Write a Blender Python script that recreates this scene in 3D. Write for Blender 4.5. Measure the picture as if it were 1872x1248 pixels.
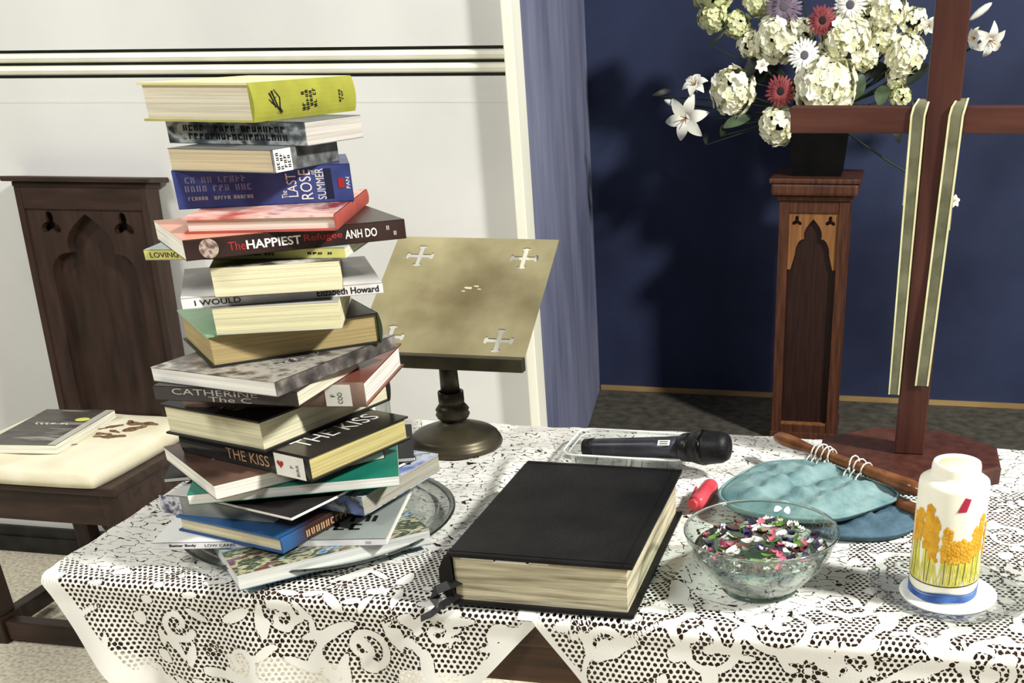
import bpy, bmesh, math, random
import numpy as np
from mathutils import Vector, Matrix
from mathutils.geometry import tessellate_polygon

for _o in list(bpy.data.objects): bpy.data.objects.remove(_o)
SC = bpy.context.scene
COL = SC.collection
T = 0.78            # height of the table top above the nave floor
random.seed(7); rng = np.random.default_rng(7)

# ------------------------------------------------------------------ camera
cam_d = bpy.data.cameras.new('camera')
cam = bpy.data.objects.new('camera', cam_d); COL.objects.link(cam)
cam_d.sensor_fit = 'HORIZONTAL'; cam_d.sensor_width = 36.0
cam_d.lens = 36.0 * 2000 / 1872
cam_d.shift_x = (936 - 1216) / 1872; cam_d.shift_y = (1143 - 624) / 1872
cam_d.clip_start = 0.05; cam_d.clip_end = 60
_R = Matrix(((0.98117219, -0.08238606, 0.17468164),
             (0.19277697, 0.47281353, -0.8598165),
             (-0.01175494, 0.87730263, 0.47979362)))
cam.matrix_world = Matrix.Translation((0, 0, 1.35)) @ _R.to_4x4()
SC.camera = cam

# ------------------------------------------------------------------ light
SC.view_settings.view_transform = 'Standard'; SC.view_settings.look = 'None'
SC.view_settings.gamma = 1.0; SC.view_settings.use_curve_mapping = False
SC.view_settings.exposure = -0.13
w = bpy.data.worlds.new('church_air'); SC.world = w; w.use_nodes = True
w.node_tree.nodes['Background'].inputs[0].default_value = (0.98, 0.99, 1.0, 1)
w.node_tree.nodes['Background'].inputs[1].default_value = 0.135
def area(name, loc, target, size, power, col=(1, .985, .945)):
    l = bpy.data.lights.new(name, 'AREA'); l.energy = power; l.color = col; l.shape = 'DISK'; l.size = size
    o = bpy.data.objects.new(name, l); COL.objects.link(o); o.location = loc
    o.rotation_euler = (Vector(target) - Vector(loc)).to_track_quat('-Z', 'Y').to_euler()
    return o
# the church's ceiling lamps, all outside the picture at ceiling height: one in the nave behind the viewer, one over the
# side with the chair (its shadow falls away from it on the wall), one on the chancel side (it throws the trim's shadow band)
area('ceiling_lamp_nave_offscreen', (-1.9, -1.6, 3.5), (-0.6, 1.3, 0.9), 0.9, 94)
area('ceiling_lamp_side_offscreen', (-3.5, 0.45, 3.5), (-1.4, 2.4, 0.9), 0.25, 49)
area('ceiling_lamp_chancel_offscreen', (2.68, 0.64, 3.5), (-0.6, 2.4, 0.9), 0.42, 300)

# ------------------------------------------------------------------ materials
def lin(c): return tuple((x / 12.92 if x <= .04045 else ((x + .055) / 1.055) ** 2.4) for x in c)
def rgb(r, g, b): return lin((r / 255, g / 255, b / 255))
def new_mat(name):
    m = bpy.data.materials.new(name); m.use_nodes = True
    nt = m.node_tree; b = nt.nodes['Principled BSDF']; return m, nt, b
def N(nt, t, **k):
    n = nt.nodes.new(t)
    for a, v in k.items(): setattr(n, a, v)
    return n
def mottled(name, c1, c2, scale=6, rough=.6, stretch=(1, 1, 1), detail=6, lo=.35, hi=.65, bump=0, metal=0, spec=.3, bscale=None, coords='Object'):
    m, nt, b = new_mat(name); L = nt.links.new
    tc = N(nt, 'ShaderNodeTexCoord'); mp = N(nt, 'ShaderNodeMapping'); mp.inputs['Scale'].default_value = stretch
    L(tc.outputs[coords], mp.inputs[0])
    no = N(nt, 'ShaderNodeTexNoise'); no.inputs['Scale'].default_value = scale; no.inputs['Detail'].default_value = detail
    L(mp.outputs[0], no.inputs['Vector'])
    r = N(nt, 'ShaderNodeValToRGB'); r.color_ramp.elements[0].position = lo; r.color_ramp.elements[1].position = hi
    r.color_ramp.elements[0].color = (*c1, 1); r.color_ramp.elements[1].color = (*c2, 1)
    L(no.outputs['Fac'], r.inputs[0]); L(r.outputs[0], b.inputs['Base Color'])
    b.inputs['Roughness'].default_value = rough; b.inputs['Metallic'].default_value = metal
    b.inputs['Specular IOR Level'].default_value = spec
    if bump:
        n2 = N(nt, 'ShaderNodeTexNoise'); n2.inputs['Scale'].default_value = bscale or scale * 3; n2.inputs['Detail'].default_value = 5
        L(mp.outputs[0], n2.inputs['Vector'])
        bp = N(nt, 'ShaderNodeBump'); bp.inputs['Strength'].default_value = bump; bp.inputs['Distance'].default_value = .003
        L(n2.outputs['Fac'], bp.inputs['Height']); L(bp.outputs[0], b.inputs['Normal'])
    return m
def plain(name, c, rough=.5, metal=0, spec=.4):
    m, nt, b = new_mat(name); b.inputs['Base Color'].default_value = (*c, 1)
    b.inputs['Roughness'].default_value = rough; b.inputs['Metallic'].default_value = metal
    b.inputs['Specular IOR Level'].default_value = spec; return m
def dark(c, k): return tuple(x * k for x in c)
def print_mat(name, cols, scale=18, rough=.35, stretch=(1, 1, 1), pos=None):
    """a printed picture: noise through a hard-ish colour ramp"""
    m, nt, b = new_mat(name); L = nt.links.new
    tc = N(nt, 'ShaderNodeTexCoord'); mp = N(nt, 'ShaderNodeMapping'); mp.inputs['Scale'].default_value = stretch
    L(tc.outputs['Object'], mp.inputs[0])
    no = N(nt, 'ShaderNodeTexNoise'); no.inputs['Scale'].default_value = scale; no.inputs['Detail'].default_value = 4
    L(mp.outputs[0], no.inputs['Vector'])
    r = N(nt, 'ShaderNodeValToRGB'); e = r.color_ramp.elements
    n = len(cols); e[0].color = (*cols[0], 1); e[1].color = (*cols[-1], 1); e[0].position = .32; e[1].position = .68
    for i in range(1, n - 1):
        k = e.new(.32 + .36 * i / (n - 1)); k.color = (*cols[i], 1)
    L(no.outputs['Fac'], r.inputs[0]); L(r.outputs[0], b.inputs['Base Color']); b.inputs['Roughness'].default_value = rough
    return m
def grad_mat(name, c1, c2, axis=0, a=-.05, bb=.05, rough=.35, scale=25, amt=.25):
    """print that runs from one colour to another across the cover, with mottling"""
    m, nt, b = new_mat(name); L = nt.links.new
    tc = N(nt, 'ShaderNodeTexCoord'); sp = N(nt, 'ShaderNodeSeparateXYZ'); L(tc.outputs['Object'], sp.inputs[0])
    no = N(nt, 'ShaderNodeTexNoise'); no.inputs['Scale'].default_value = scale; no.inputs['Detail'].default_value = 4; L(tc.outputs['Object'], no.inputs['Vector'])
    mr = N(nt, 'ShaderNodeMapRange'); mr.inputs[1].default_value = a; mr.inputs[2].default_value = bb; L(sp.outputs[axis], mr.inputs[0])
    ma = N(nt, 'ShaderNodeMath', operation='MULTIPLY_ADD'); ma.inputs[1].default_value = amt * 2; L(no.outputs['Fac'], ma.inputs[0])
    sb = N(nt, 'ShaderNodeMath', operation='SUBTRACT'); sb.inputs[1].default_value = amt; L(mr.outputs[0], sb.inputs[0]); L(sb.outputs[0], ma.inputs[2])
    r = N(nt, 'ShaderNodeValToRGB'); r.color_ramp.elements[0].color = (*c1, 1); r.color_ramp.elements[1].color = (*c2, 1)
    L(ma.outputs[0], r.inputs[0]); L(r.outputs[0], b.inputs['Base Color']); b.inputs['Roughness'].default_value = rough
    return m
_pg = {}
def page_mat(c):
    if c in _pg: return _pg[c]
    _pg[c] = mottled('page_edges', dark(c, .72), c, scale=3, rough=.8, stretch=(2, 2, 260), lo=.36, hi=.56, bump=.25, bscale=6)
    return _pg[c]
def thin_glass(name, tint=(.95, .98, .96), gloss=.9, rough=.02, wave=0):
    m = bpy.data.materials.new(name); m.use_nodes = True; nt = m.node_tree; nt.nodes.clear(); L = nt.links.new
    o = N(nt, 'ShaderNodeOutputMaterial'); mx = N(nt, 'ShaderNodeMixShader'); t = N(nt, 'ShaderNodeBsdfTransparent'); g = N(nt, 'ShaderNodeBsdfGlossy')
    t.inputs[0].default_value = (*tint, 1); g.inputs['Color'].default_value = (gloss, gloss, gloss, 1); g.inputs['Roughness'].default_value = rough
    f = N(nt, 'ShaderNodeLayerWeight'); f.inputs['Blend'].default_value = .5
    pw = N(nt, 'ShaderNodeMath', operation='POWER'); pw.inputs[1].default_value = 3.2; L(f.outputs['Facing'], pw.inputs[0])
    fa = N(nt, 'ShaderNodeMath', operation='MULTIPLY_ADD'); fa.inputs[1].default_value = .8; fa.inputs[2].default_value = .05; L(pw.outputs[0], fa.inputs[0])
    if wave:
        tc = N(nt, 'ShaderNodeTexCoord'); no = N(nt, 'ShaderNodeTexNoise'); no.inputs['Scale'].default_value = wave; L(tc.outputs['Object'], no.inputs['Vector'])
        bp = N(nt, 'ShaderNodeBump'); bp.inputs['Strength'].default_value = .6; bp.inputs['Distance'].default_value = .004; L(no.outputs['Fac'], bp.inputs['Height'])
        L(bp.outputs[0], g.inputs['Normal']); L(bp.outputs[0], f.inputs['Normal'])
    L(fa.outputs[0], mx.inputs[0]); L(t.outputs[0], mx.inputs[1]); L(g.outputs[0], mx.inputs[2]); L(mx.outputs[0], o.inputs[0]); return m
def real_glass(name, tint, rough=.0, ior=1.45, bump=0, bscale=60):
    m, nt, b = new_mat(name); b.inputs['Base Color'].default_value = (*tint, 1); b.inputs['Roughness'].default_value = rough
    b.inputs['Transmission Weight'].default_value = 1; b.inputs['IOR'].default_value = ior
    if bump:
        tc = N(nt, 'ShaderNodeTexCoord'); no = N(nt, 'ShaderNodeTexNoise'); no.inputs['Scale'].default_value = bscale; nt.links.new(tc.outputs['Object'], no.inputs['Vector'])
        bp = N(nt, 'ShaderNodeBump'); bp.inputs['Strength'].default_value = bump; bp.inputs['Distance'].default_value = .004
        nt.links.new(no.outputs['Fac'], bp.inputs['Height']); nt.links.new(bp.outputs[0], b.inputs['Normal'])
    return m

# ------------------------------------------------------------------ mesh helpers
class MB:
    def __init__(s): s.v = []; s.f = []; s.s = []
    def add(s, vs, fs, smooth=False):
        o = len(s.v); s.v += [tuple(p) for p in vs]
        for q in fs: s.f.append(tuple(i + o for i in q)); s.s.append(smooth)
        return s
    def box(s, x0, x1, y0, y1, z0, z1, ch=0):
        if ch <= 0:
            vs = [(x, y, z) for z in (z0, z1) for y in (y0, y1) for x in (x0, x1)]
            return s.add(vs, [(0, 2, 3, 1), (4, 5, 7, 6), (0, 1, 5, 4), (1, 3, 7, 5), (3, 2, 6, 7), (2, 0, 4, 6)])
        bm = bmesh.new(); bmesh.ops.create_cube(bm, size=1)
        for v in bm.verts: v.co = Vector(((x0 + x1) / 2 + v.co.x * (x1 - x0), (y0 + y1) / 2 + v.co.y * (y1 - y0), (z0 + z1) / 2 + v.co.z * (z1 - z0)))
        bmesh.ops.bevel(bm, geom=list(bm.edges), offset=ch, segments=2, affect='EDGES', profile=.6)
        bm.verts.index_update(); vs = [v.co[:] for v in bm.verts]; fs = [[v.index for v in f.verts] for f in bm.faces]; bm.free()
        return s.add(vs, fs)
    def lathe(s, prof, c=(0, 0, 0), n=40, smooth=True, rib=None, cap=True):
        vs = []
        for (r, z) in prof:
            for k in range(n):
                a = 2 * math.pi * k / n; rr = r * (rib(a, z) if rib else 1)
                vs.append((c[0] + rr * math.cos(a), c[1] + rr * math.sin(a), c[2] + z))
        fs = []
        for i in range(len(prof) - 1):
            for k in range(n):
                fs.append((i * n + k, i * n + (k + 1) % n, (i + 1) * n + (k + 1) % n, (i + 1) * n + k))
        s.add(vs, fs, smooth)
        o = len(s.v) - len(vs)
        if cap and prof[0][0] > 1e-5: s.f.append(tuple(o + k for k in reversed(range(n)))); s.s.append(False)
        if cap and prof[-1][0] > 1e-5: s.f.append(tuple(o + (len(prof) - 1) * n + k for k in range(n))); s.s.append(False)
        return s
    def tube(s, pts, rad, n=8, smooth=True):
        pts = [Vector(p) for p in pts]; m = len(pts); rads = rad if isinstance(rad, (list, tuple)) else [rad] * m
        vs = []; ref = None
        for i, p in enumerate(pts):
            d = (pts[min(i + 1, m - 1)] - pts[max(i - 1, 0)]).normalized()
            if ref is None: ref = Vector((0, 0, 1)) if abs(d.z) < .9 else Vector((1, 0, 0))
            a = (ref - d * ref.dot(d)).normalized(); b = d.cross(a); ref = a
            for k in range(n):
                t = 2 * math.pi * k / n; vs.append(p + (a * math.cos(t) + b * math.sin(t)) * rads[i])
        fs = [(i * n + k, i * n + (k + 1) % n, (i + 1) * n + (k + 1) % n, (i + 1) * n + k) for i in range(m - 1) for k in range(n)]
        fs += []
        s.add(vs, fs, smooth); o = len(s.v) - len(vs)
        s.f.append(tuple(o + k for k in reversed(range(n)))); s.s.append(False)
        s.f.append(tuple(o + (m - 1) * n + k for k in range(n))); s.s.append(False); return s
    def prism(s, poly, holes=(), th=.01, M=None, chamf=0):
        """flat plate in local xy with holes, extruded from z=0 to z=-th, placed by matrix M"""
        M = M or Matrix.Identity(4)
        loops = [list(poly)] + [list(h) for h in holes]
        flat = [p for l in loops for p in l]
        tris = tessellate_polygon([[Vector((p[0], p[1], 0)) for p in l] for l in loops])
        n = len(flat)
        vs = [M @ Vector((p[0], p[1], 0)) for p in flat] + [M @ Vector((p[0], p[1], -th)) for p in flat]
        fs = []
        for t in tris:
            a, b, c = (Vector((*flat[i][:2], 0)) for i in t)
            if (b - a).cross(c - a).z < 0: t = (t[0], t[2], t[1])
            fs.append(tuple(t)); fs.append(tuple(n + i for i in reversed(t)))
        o = 0
        for l in loops:
            k = len(l); area = sum(l[i][0] * l[(i + 1) % k][1] - l[(i + 1) % k][0] * l[i][1] for i in range(k))
            out = (area > 0) == (l is loops[0])
            for i in range(k):
                a, b = o + i, o + (i + 1) % k
                fs.append((a, a + n, b + n, b) if out else (a, b, b + n, a + n))
            o += k
        return s.add(vs, fs)
    def build(s, name, mat, parent=None, M=None, bevel=0):
        me = bpy.data.meshes.new(name); me.from_pydata(s.v, [], s.f); me.polygons.foreach_set('use_smooth', s.s)
        me.materials.append(mat); me.update()
        o = bpy.data.objects.new(name, me); COL.objects.link(o)
        if parent: o.parent = parent
        if M is not None: o.matrix_local = M
        return o
def tag(o, label=None, cat=None, group=None, kind=None):
    if label: o['label'] = label
    if cat: o['category'] = cat
    if group: o['group'] = group
    if kind: o['kind'] = kind
    return o
def empty(name, loc=(0, 0, 0), rz=0, label=None, cat=None, group=None):
    o = bpy.data.objects.new(name, None); COL.objects.link(o); o.location = loc; o.rotation_euler = (0, 0, rz); o.empty_display_size = .05
    return tag(o, label, cat, group)
_fonts = {}
def text(s, width, height, mat, parent, M, name='lettering', bold=0, shear=0, spacing=1.0, squeeze=True):
    """flat lettering fitted into width x height, centred on the origin of M (text runs along M's x, up is M's y)"""
    cu = bpy.data.curves.new('txt', 'FONT'); cu.body = s; cu.align_x = 'CENTER'; cu.size = 1; cu.offset = bold; cu.shear = shear
    cu.space_character = spacing; cu.space_line = .82; cu.resolution_u = 3; cu.extrude = 0.0
    ob = bpy.data.objects.new('txt', cu); COL.objects.link(ob)
    dg = bpy.context.evaluated_depsgraph_get(); me = bpy.data.meshes.new_from_object(ob.evaluated_get(dg))
    bpy.data.objects.remove(ob)
    co = np.empty(len(me.vertices) * 3); me.vertices.foreach_get('co', co); co = co.reshape(-1, 3)
    lo, hi = co.min(0), co.max(0); sx = width / max(hi[0] - lo[0], 1e-6); sy = height / max(hi[1] - lo[1], 1e-6)
    co = (co - (lo + hi) / 2) * np.array([sx, sy, 1]); co[:, 2] = 0
    me.vertices.foreach_set('co', co.ravel()); me.materials.clear(); me.materials.append(mat); me.update()
    o = bpy.data.objects.new(name, me); COL.objects.link(o); o.parent = parent; o.matrix_local = M; return o
def frame(origin, xd, yd):
    x = Vector(xd).normalized(); y = Vector(yd).normalized(); z = x.cross(y)
    return Matrix(((x.x, y.x, z.x, origin[0]), (x.y, y.y, z.y, origin[1]), (x.z, y.z, z.z, origin[2]), (0, 0, 0, 1)))
def marks(mb, w, h, n, M, seed, size=.003, rows=None):
    """illegible printed lettering: rows of small upright strokes and crossbars"""
    r = random.Random(seed); rows = rows or max(1, int(round(h / (size * 2.2)))); rh = h / rows; ch = rh * .72; cw = size * .8; t = size * .13
    def quad(x0, y0, x1, y1): mb.add([M @ Vector((*p, 0)) for p in ((x0, y0), (x1, y0), (x1, y1), (x0, y1))], [(0, 1, 2, 3)])
    for j in range(rows):
        yc = -h / 2 + (j + .5) * rh; x = -w / 2 * r.uniform(.75, 1)
        while x < w / 2 * r.uniform(.85, 1) - cw:
            if r.random() < .14: x += cw; continue
            y0, y1 = yc - ch / 2, yc + ch / 2
            quad(x, y0, x + 2 * t, y1)
            k = r.random()
            if k < .55: quad(x + cw - 3 * t, y0, x + cw - t, y1)
            if k > .3: yy = r.choice((y0, yc, y1 - 2 * t)); quad(x, yy, x + cw - t, yy + 1.6 * t)
            if k > .75: quad(x, y1 - 1.6 * t, x + cw - t, y1)
            x += cw * 1.18

# ================================================================== SETTING
M_white = mottled('white_plaster', rgb(206, 206, 202), rgb(219, 219, 215), scale=2.2, rough=.8, bump=.12, bscale=40)
M_trimw = mottled('cream_gloss_paint', rgb(226, 226, 208), rgb(240, 239, 224), scale=9, rough=.35, stretch=(1, 1, .2))
M_blue = mottled('navy_painted_wall', rgb(29, 36, 61), rgb(53, 62, 92), scale=1.9, rough=.75, lo=.32, hi=.7, detail=8, bump=.2, bscale=50)
M_jamb = mottled('slate_blue_paint', rgb(92, 97, 122), rgb(130, 134, 158), scale=4.6, rough=.7, stretch=(1.7, 1.7, .5), lo=.3, hi=.7, detail=10)
M_floor = mottled('beige_carpet', rgb(196, 184, 158), rgb(240, 232, 210), scale=95, rough=.95, lo=.34, hi=.6, detail=5, bump=.4, bscale=90)
M_chfl = mottled('dark_carpet', rgb(56, 54, 46), rgb(92, 88, 76), scale=26, rough=.95, lo=.3, hi=.7, bump=.4, bscale=80)
M_black = mottled('black_paint', rgb(26, 25, 23), rgb(48, 46, 42), scale=12, rough=.5)
M_gold = mottled('pale_varnished_wood', rgb(150, 120, 76), rgb(176, 146, 96), scale=10, rough=.5, stretch=(.3, 1, 1))
def wood(name, a, b, ax=(1, 1, 12), rough=.45, scale=7): return mottled(name, a, b, scale=scale, rough=rough, stretch=ax, lo=.3, hi=.7, detail=7, bump=.15, bscale=scale * 2)
M_dkwood = wood('dark_oak', rgb(38, 27, 22), rgb(60, 44, 36), (5, 5, 1))
M_dkwoodx = wood('dark_oak_rails', rgb(38, 27, 22), rgb(62, 45, 37), (1, 6, 6))
M_ped = wood('reddish_brown_wood', rgb(54, 29, 18), rgb(92, 54, 35), (14, 14, 1.2))
M_peddk = wood('deep_red_brown_panel', rgb(30, 14, 11), rgb(50, 25, 19), (14, 14, 1.2))
M_trac = wood('honey_oak_tracery', rgb(112, 72, 38), rgb(146, 100, 58), (14, 14, 1.2))
M_cross = wood('mahogany', rgb(58, 31, 25), rgb(84, 48, 38), (8, 8, 1))
M_crossx = wood('mahogany_bar', rgb(66, 36, 29), rgb(92, 54, 43), (1, 8, 8))
M_table = wood('walnut_table', rgb(50, 34, 24), rgb(86, 60, 42), (1, 10, 10), rough=.5)

def struct(name, mb, mat, parent=None):
    o = mb.build(name, mat, parent)
    if not parent: o['kind'] = 'structure'
    return o
YW = 2.557
struct('floor', MB().box(-4.2, 3.2, -2.2, YW, -.06, 0), M_floor)
struct('floor_chancel', MB().box(-1.6, 3.2, YW, 4.4, -.06, .15), M_chfl)
# white wall: lower part, upper part, and a recessed string course with two round beads
wl = struct('wall_left', MB().box(-4.2, -.8432, YW, YW + .12, 0, 1.2605), M_white)
struct('wall_left_upper', MB().box(-4.2, -.8432, YW, YW + .12, 1.3195, 3.6), M_white)
g = MB().box(-4.2, -.8432, YW + .05, YW + .12, 1.254, 1.326)
struct('wall_left_recess', g, M_white)
for i, zc in enumerate((1.277, 1.303)):
    h_ = .0098
    pr = [(YW + .051, zc - h_), (YW + .004, zc - h_), (YW - .005, zc - h_ * .7), (YW - .008, zc), (YW - .005, zc + h_ * .7), (YW + .004, zc + h_), (YW + .051, zc + h_)]
    vs = [(x, y, z) for x in (-4.2, -.8432) for (y, z) in pr]; n = len(pr)
    m = MB().add(vs, [(k, k + n, (k + 1) % n + n, (k + 1) % n) for k in range(n)] + [tuple(range(n)), tuple(reversed(range(n, 2 * n)))])
    struct('trim_%d' % (i + 1), m, M_trimw)
# faint flat fillet below the string course
struct('trim_3', MB().box(-4.2, -.8432, YW - .0006, YW + .002, 1.208, 1.214), M_white)
struct('baseboard_left', MB().box(-4.2, -.8435, YW - .018, YW - .0005, 0, .05).box(-4.2, -.8435, YW - .012, YW - .0005, .05, .08), M_black)
# architrave round the chancel opening
struct('trim_4', MB().box(-.843, -.819, YW - .05, YW - .0119, 0, 3.6, .0025).box(-.843, -.8222, YW - .0118, YW + .02, 0, 3.6), M_trimw)
# splayed blue jamb of the opening and blue wall behind
J0, J1 = (-.8215, YW - .0118), (-1.041, 3.945)
jn = (-.25, -.038)
struct('wall_jamb', MB().add([(J0[0], J0[1], 0), (J1[0], J1[1], 0), (J1[0] - .1, J1[1], 0), (J0[0] - .008, J0[1], 0),
      (J0[0], J0[1], 3.6), (J1[0], J1[1], 3.6), (J1[0] - .1, J1[1], 3.6), (J0[0] - .008, J0[1], 3.6)],
      [(0, 1, 2, 3), (7, 6, 5, 4), (0, 4, 5, 1), (1, 5, 6, 2), (2, 6, 7, 3), (3, 7, 4, 0)]), M_jamb)
struct('wall_back', MB().box(-1.3, 3.2, 3.945, 4.1, 0, 3.6), M_blue)
struct('baseboard_back', MB().box(-1.035, 3.2, 3.932, 3.9449, .15, .166), M_gold)

# ================================================================== CHAIR
def arch(W, h1, neck, hn, apex, n=8):
    """right half of a cusped arch from the spring (W,h1) to the apex (0,apex)"""
    p = [(W, h1)]
    for i in range(1, n + 1):                       # shoulder lobe curving in to the cusp
        t = i / n; a = t * math.pi / 2
        p.append((W - (W - neck) * (1 - math.cos(a)) ** 1.0, h1 + (hn - h1) * math.sin(a)))
    for i in range(1, n + 1):                       # upper lobe swelling out then to a point
        t = i / n
        p.append((neck * (1.0 + .12 * math.sin(t * math.pi)) * (1 - t ** 2.2), hn + (apex - hn) * t))
    p[-1] = (0, apex); return p
def arch_poly(cx, y0, W, h1, neck, hn, apex):
    r = arch(W, h1, neck, hn, apex)
    pts = [(cx + W, y0)] + [(cx + x, y) for x, y in r] + [(cx - x, y) for x, y in reversed(r[:-1])] + [(cx - W, y0)]
    return pts
def quatre(cx, cy, r, n=20): return [(cx + r * (.72 + .34 * math.cos(3 * (t * 2 * math.pi / n) + 1.57)) * math.cos(t * 2 * math.pi / n), cy + r * (.72 + .34 * math.cos(3 * (t * 2 * math.pi / n) + 1.57)) * math.sin(t * 2 * math.pi / n)) for t in range(n)]

ch = empty('gothic_chair', (-1.9275, 2.25, 0), 0, 'dark oak chair with a pointed arch carved in its tall back, against the white wall', 'chair')
lean = math.atan2(.06, .57)
zb = T - .335 + 0.0
BM = Matrix.Translation((0, .19, zb)) @ Matrix.Rotation(-lean, 4, 'X')       # local: x right, z up the back, y backwards
def backpart(name, mb, mat): return mb.build(name, mat, ch, BM)
H = .585
backpart('back_panel', MB().box(-.165, .165, .014, .03, 0, H), M_dkwood)
Mx = Matrix.Rotation(math.pi / 2, 4, 'X')      # plate xy -> xz, facing -y
hole = arch_poly(0, .012, .118, .385, .062, .435, .525)
backpart('arch_tracery', MB().prism([(-.165, 0), (.165, 0), (.165, H), (-.165, H)], [hole, quatre(-.1, .5, .029), quatre(.1, .5, .029)], .0269, Matrix.Translation((0, -.013, 0)) @ Mx), M_dkwood)
for s_ in (-1, 1): backpart('stile', MB().box(s_ * .17 - .008, s_ * .17 + .008, -.018, .034, -.1, H), M_dkwood)
backpart('top_rail', MB().box(-.162, .162, -.017, -.0131, H - .05, H, .001), M_dkwoodx)
backpart('cap_moulding', MB().box(-.182, .182, -.018, .04, H, H + .012, .003).box(-.2, .2, -.032, .05, H + .012, H + .024, .003), M_dkwoodx)
sz = T - .335
MB().box(-.24, .24, -.215, .235, sz - .02, sz, .006).build('seat_board', M_dkwoodx, ch)
MB().box(-.225, .225, -.198, -.178, sz - .1, sz - .02).build('front_rail', M_dkwoodx, ch)
for s_ in (-1, 1):
    MB().box(s_ * .215 - .012, s_ * .215 + .012, -.178, .2, sz - .1, sz - .02).build('side_rail', M_dkwoodx, ch)
    MB().box(s_ * .212 - .024, s_ * .212 + .024, -.2, -.15, .07, sz - .02, .004).build('leg', M_dkwood, ch)
    MB().box(s_ * .212 - .024, s_ * .212 + .024, .17, .21, .0, sz - .02, .004).build('leg', M_dkwood, ch)
    MB().box(s_ * .216 - .034, s_ * .216 + .034, -.215, -.138, 0, .07, .006).build('foot_block', M_dkwood, ch)
    MB().box(s_ * .212 - .018, s_ * .212 + .018, -.14, .17, .02, .062, .004).build('floor_rail', M_dkwood, ch)
    # shaped bracket under the front rail
    M_ = Matrix.Translation((0, -.179, 0)) @ Mx
    MB().prism([(s_ * .188, sz - .1), (s_ * .188, sz - .155), (s_ * .175, sz - .15), (s_ * .15, sz - .1)][::(1 if s_ < 0 else -1)], (), .018, M_).build('bracket', M_dkwoodx, ch)
MB().box(-.182, .182, -.205, -.165, .008, .06, .005).build('front_floor_rail', M_dkwoodx, ch)
MB().box(-.19, .19, .02, .06, .025, .075, .005).build('cross_stretcher', M_dkwoodx, ch)

# cushion on the chair
def puff(name, hx, hy, z0, h, mat, n=26, pw=4.0, parent=None):
    """rounded cushion"""
    vs, fs = [], []
    for j in range(n + 1):
        for i in range(n + 1):
            u, v = 2 * i / n - 1, 2 * j / n - 1
            x, y = hx * math.sin(u * math.pi / 2), hy * math.sin(v * math.pi / 2)
            k = max(0, (1 - abs(u) ** pw)) * max(0, (1 - abs(v) ** pw))
            vs.append((x * (1 - .05 * (v * v)), y * (1 - .04 * u * u), z0 + h * .35 + h * .65 * k ** .45 + .002 * math.sin(9 * u + 4 * v) * k))
    for j in range(n):
        for i in range(n): a = j * (n + 1) + i; fs.append((a, a + 1, a + n + 2, a + n + 1))
    o = len(vs); vs += [(x, y, z0 + (h * .35 - (z - z0 - h * .35) * .25 if False else 0)) for x, y, z in vs]
    for j in range(n):
        for i in range(n): a = o + j * (n + 1) + i; fs.append((a + n + 1, a + n + 2, a + 1, a))
    rim = [i for i in range(n + 1)] + [(j + 1) * (n + 1) - 1 for j in range(1, n + 1)] + [n * (n + 1) + i for i in range(n - 1, -1, -1)] + [j * (n + 1) for j in range(n - 1, 0, -1)]
    for k in range(len(rim)): a, b = rim[k], rim[(k + 1) % len(rim)]; fs.append((b, a, a + o, b + o))
    return MB().add(vs, fs, True).build(name, mat, parent)
M_cream = mottled('cream_damask', rgb(222, 214, 182), rgb(238, 232, 206), scale=9, rough=.8, bump=.25, bscale=70)
M_emb = mottled('brown_embroidery_thread', rgb(82, 62, 46), rgb(140, 108, 84), scale=120, rough=.8)
cu = empty('cushion', (-1.945, 2.238, sz), 0, 'cream square cushion embroidered with brown leaves on the oak chair', 'cushion')
puff('cushion_body', .222, .212, 0.0005, .042, M_cream, parent=cu)
rnd = random.Random(3)
for (x, y, a, l) in ((.06, .0, .5, .07), (.115, .02, .4, .06), (.13, .085, .9, .06), (.05, -.06, .6, .05), (.02, .02, .9, .06), (.045, .06, .7, .05), (.075, .03, .2, .055), (.07, .09, .8, .045), (.0, -.03, 1.0, .05), (.095, .055, -.3, .035), (.11, .12, .1, .05), (.03, -.015, -.7, .03), (.09, .13, -.6, .03), (.15, .125, -.2, .045)):
    m = MB(); pts = []
    for k in range(10):
        t = 2 * math.pi * k / 10; px, py = l / 2 * math.cos(t), l * .17 * math.sin(t) * (1 + .5 * math.cos(3 * t))
        pts.append((x + px * math.cos(a) - py * math.sin(a), y + px * math.sin(a) + py * math.cos(a)))
    m.add([(p[0], p[1], .0442) for p in pts] + [(p[0], p[1], .036) for p in pts], [tuple(range(10))] + [((k + 1) % 10, k, k + 10, (k + 1) % 10 + 10) for k in range(10)])
    m.build('embroidered_leaf', M_emb, cu)

# ================================================================== PEDESTAL + VASE
PX, PY, PZ = -.2365, 3.474, .15
pd = empty('flower_pedestal', (PX, PY + .103, PZ), 0, 'tall reddish wooden flower pedestal with carved arch panel, before the navy wall', 'pedestal')
ph = T + .112 - PZ       # shaft height
f0 = -.103
m = MB(); r0, r1 = .104, .107
MB().box(-.09, .09, -.08, .1, 0, ph).build('shaft_core', M_peddk, pd)
for (a, b, c, d) in ((-.104, -.074, f0, f0 + .03), (.074, .104, f0, f0 + .03), (-.104, -.074, .075, .104), (.074, .104, .075, .104)):
    MB().box(a, b, c, d, 0, ph, .002).build('corner_post', M_ped, pd)
MB().box(-.0738, .0738, f0 + .002, f0 + .022, 0, .052, .002).build('bottom_rail', M_ped, pd)
MB().box(-.0738, .0738, f0 + .002, f0 + .022, ph - .035, ph, .002).build('top_rail', M_ped, pd)
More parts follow.
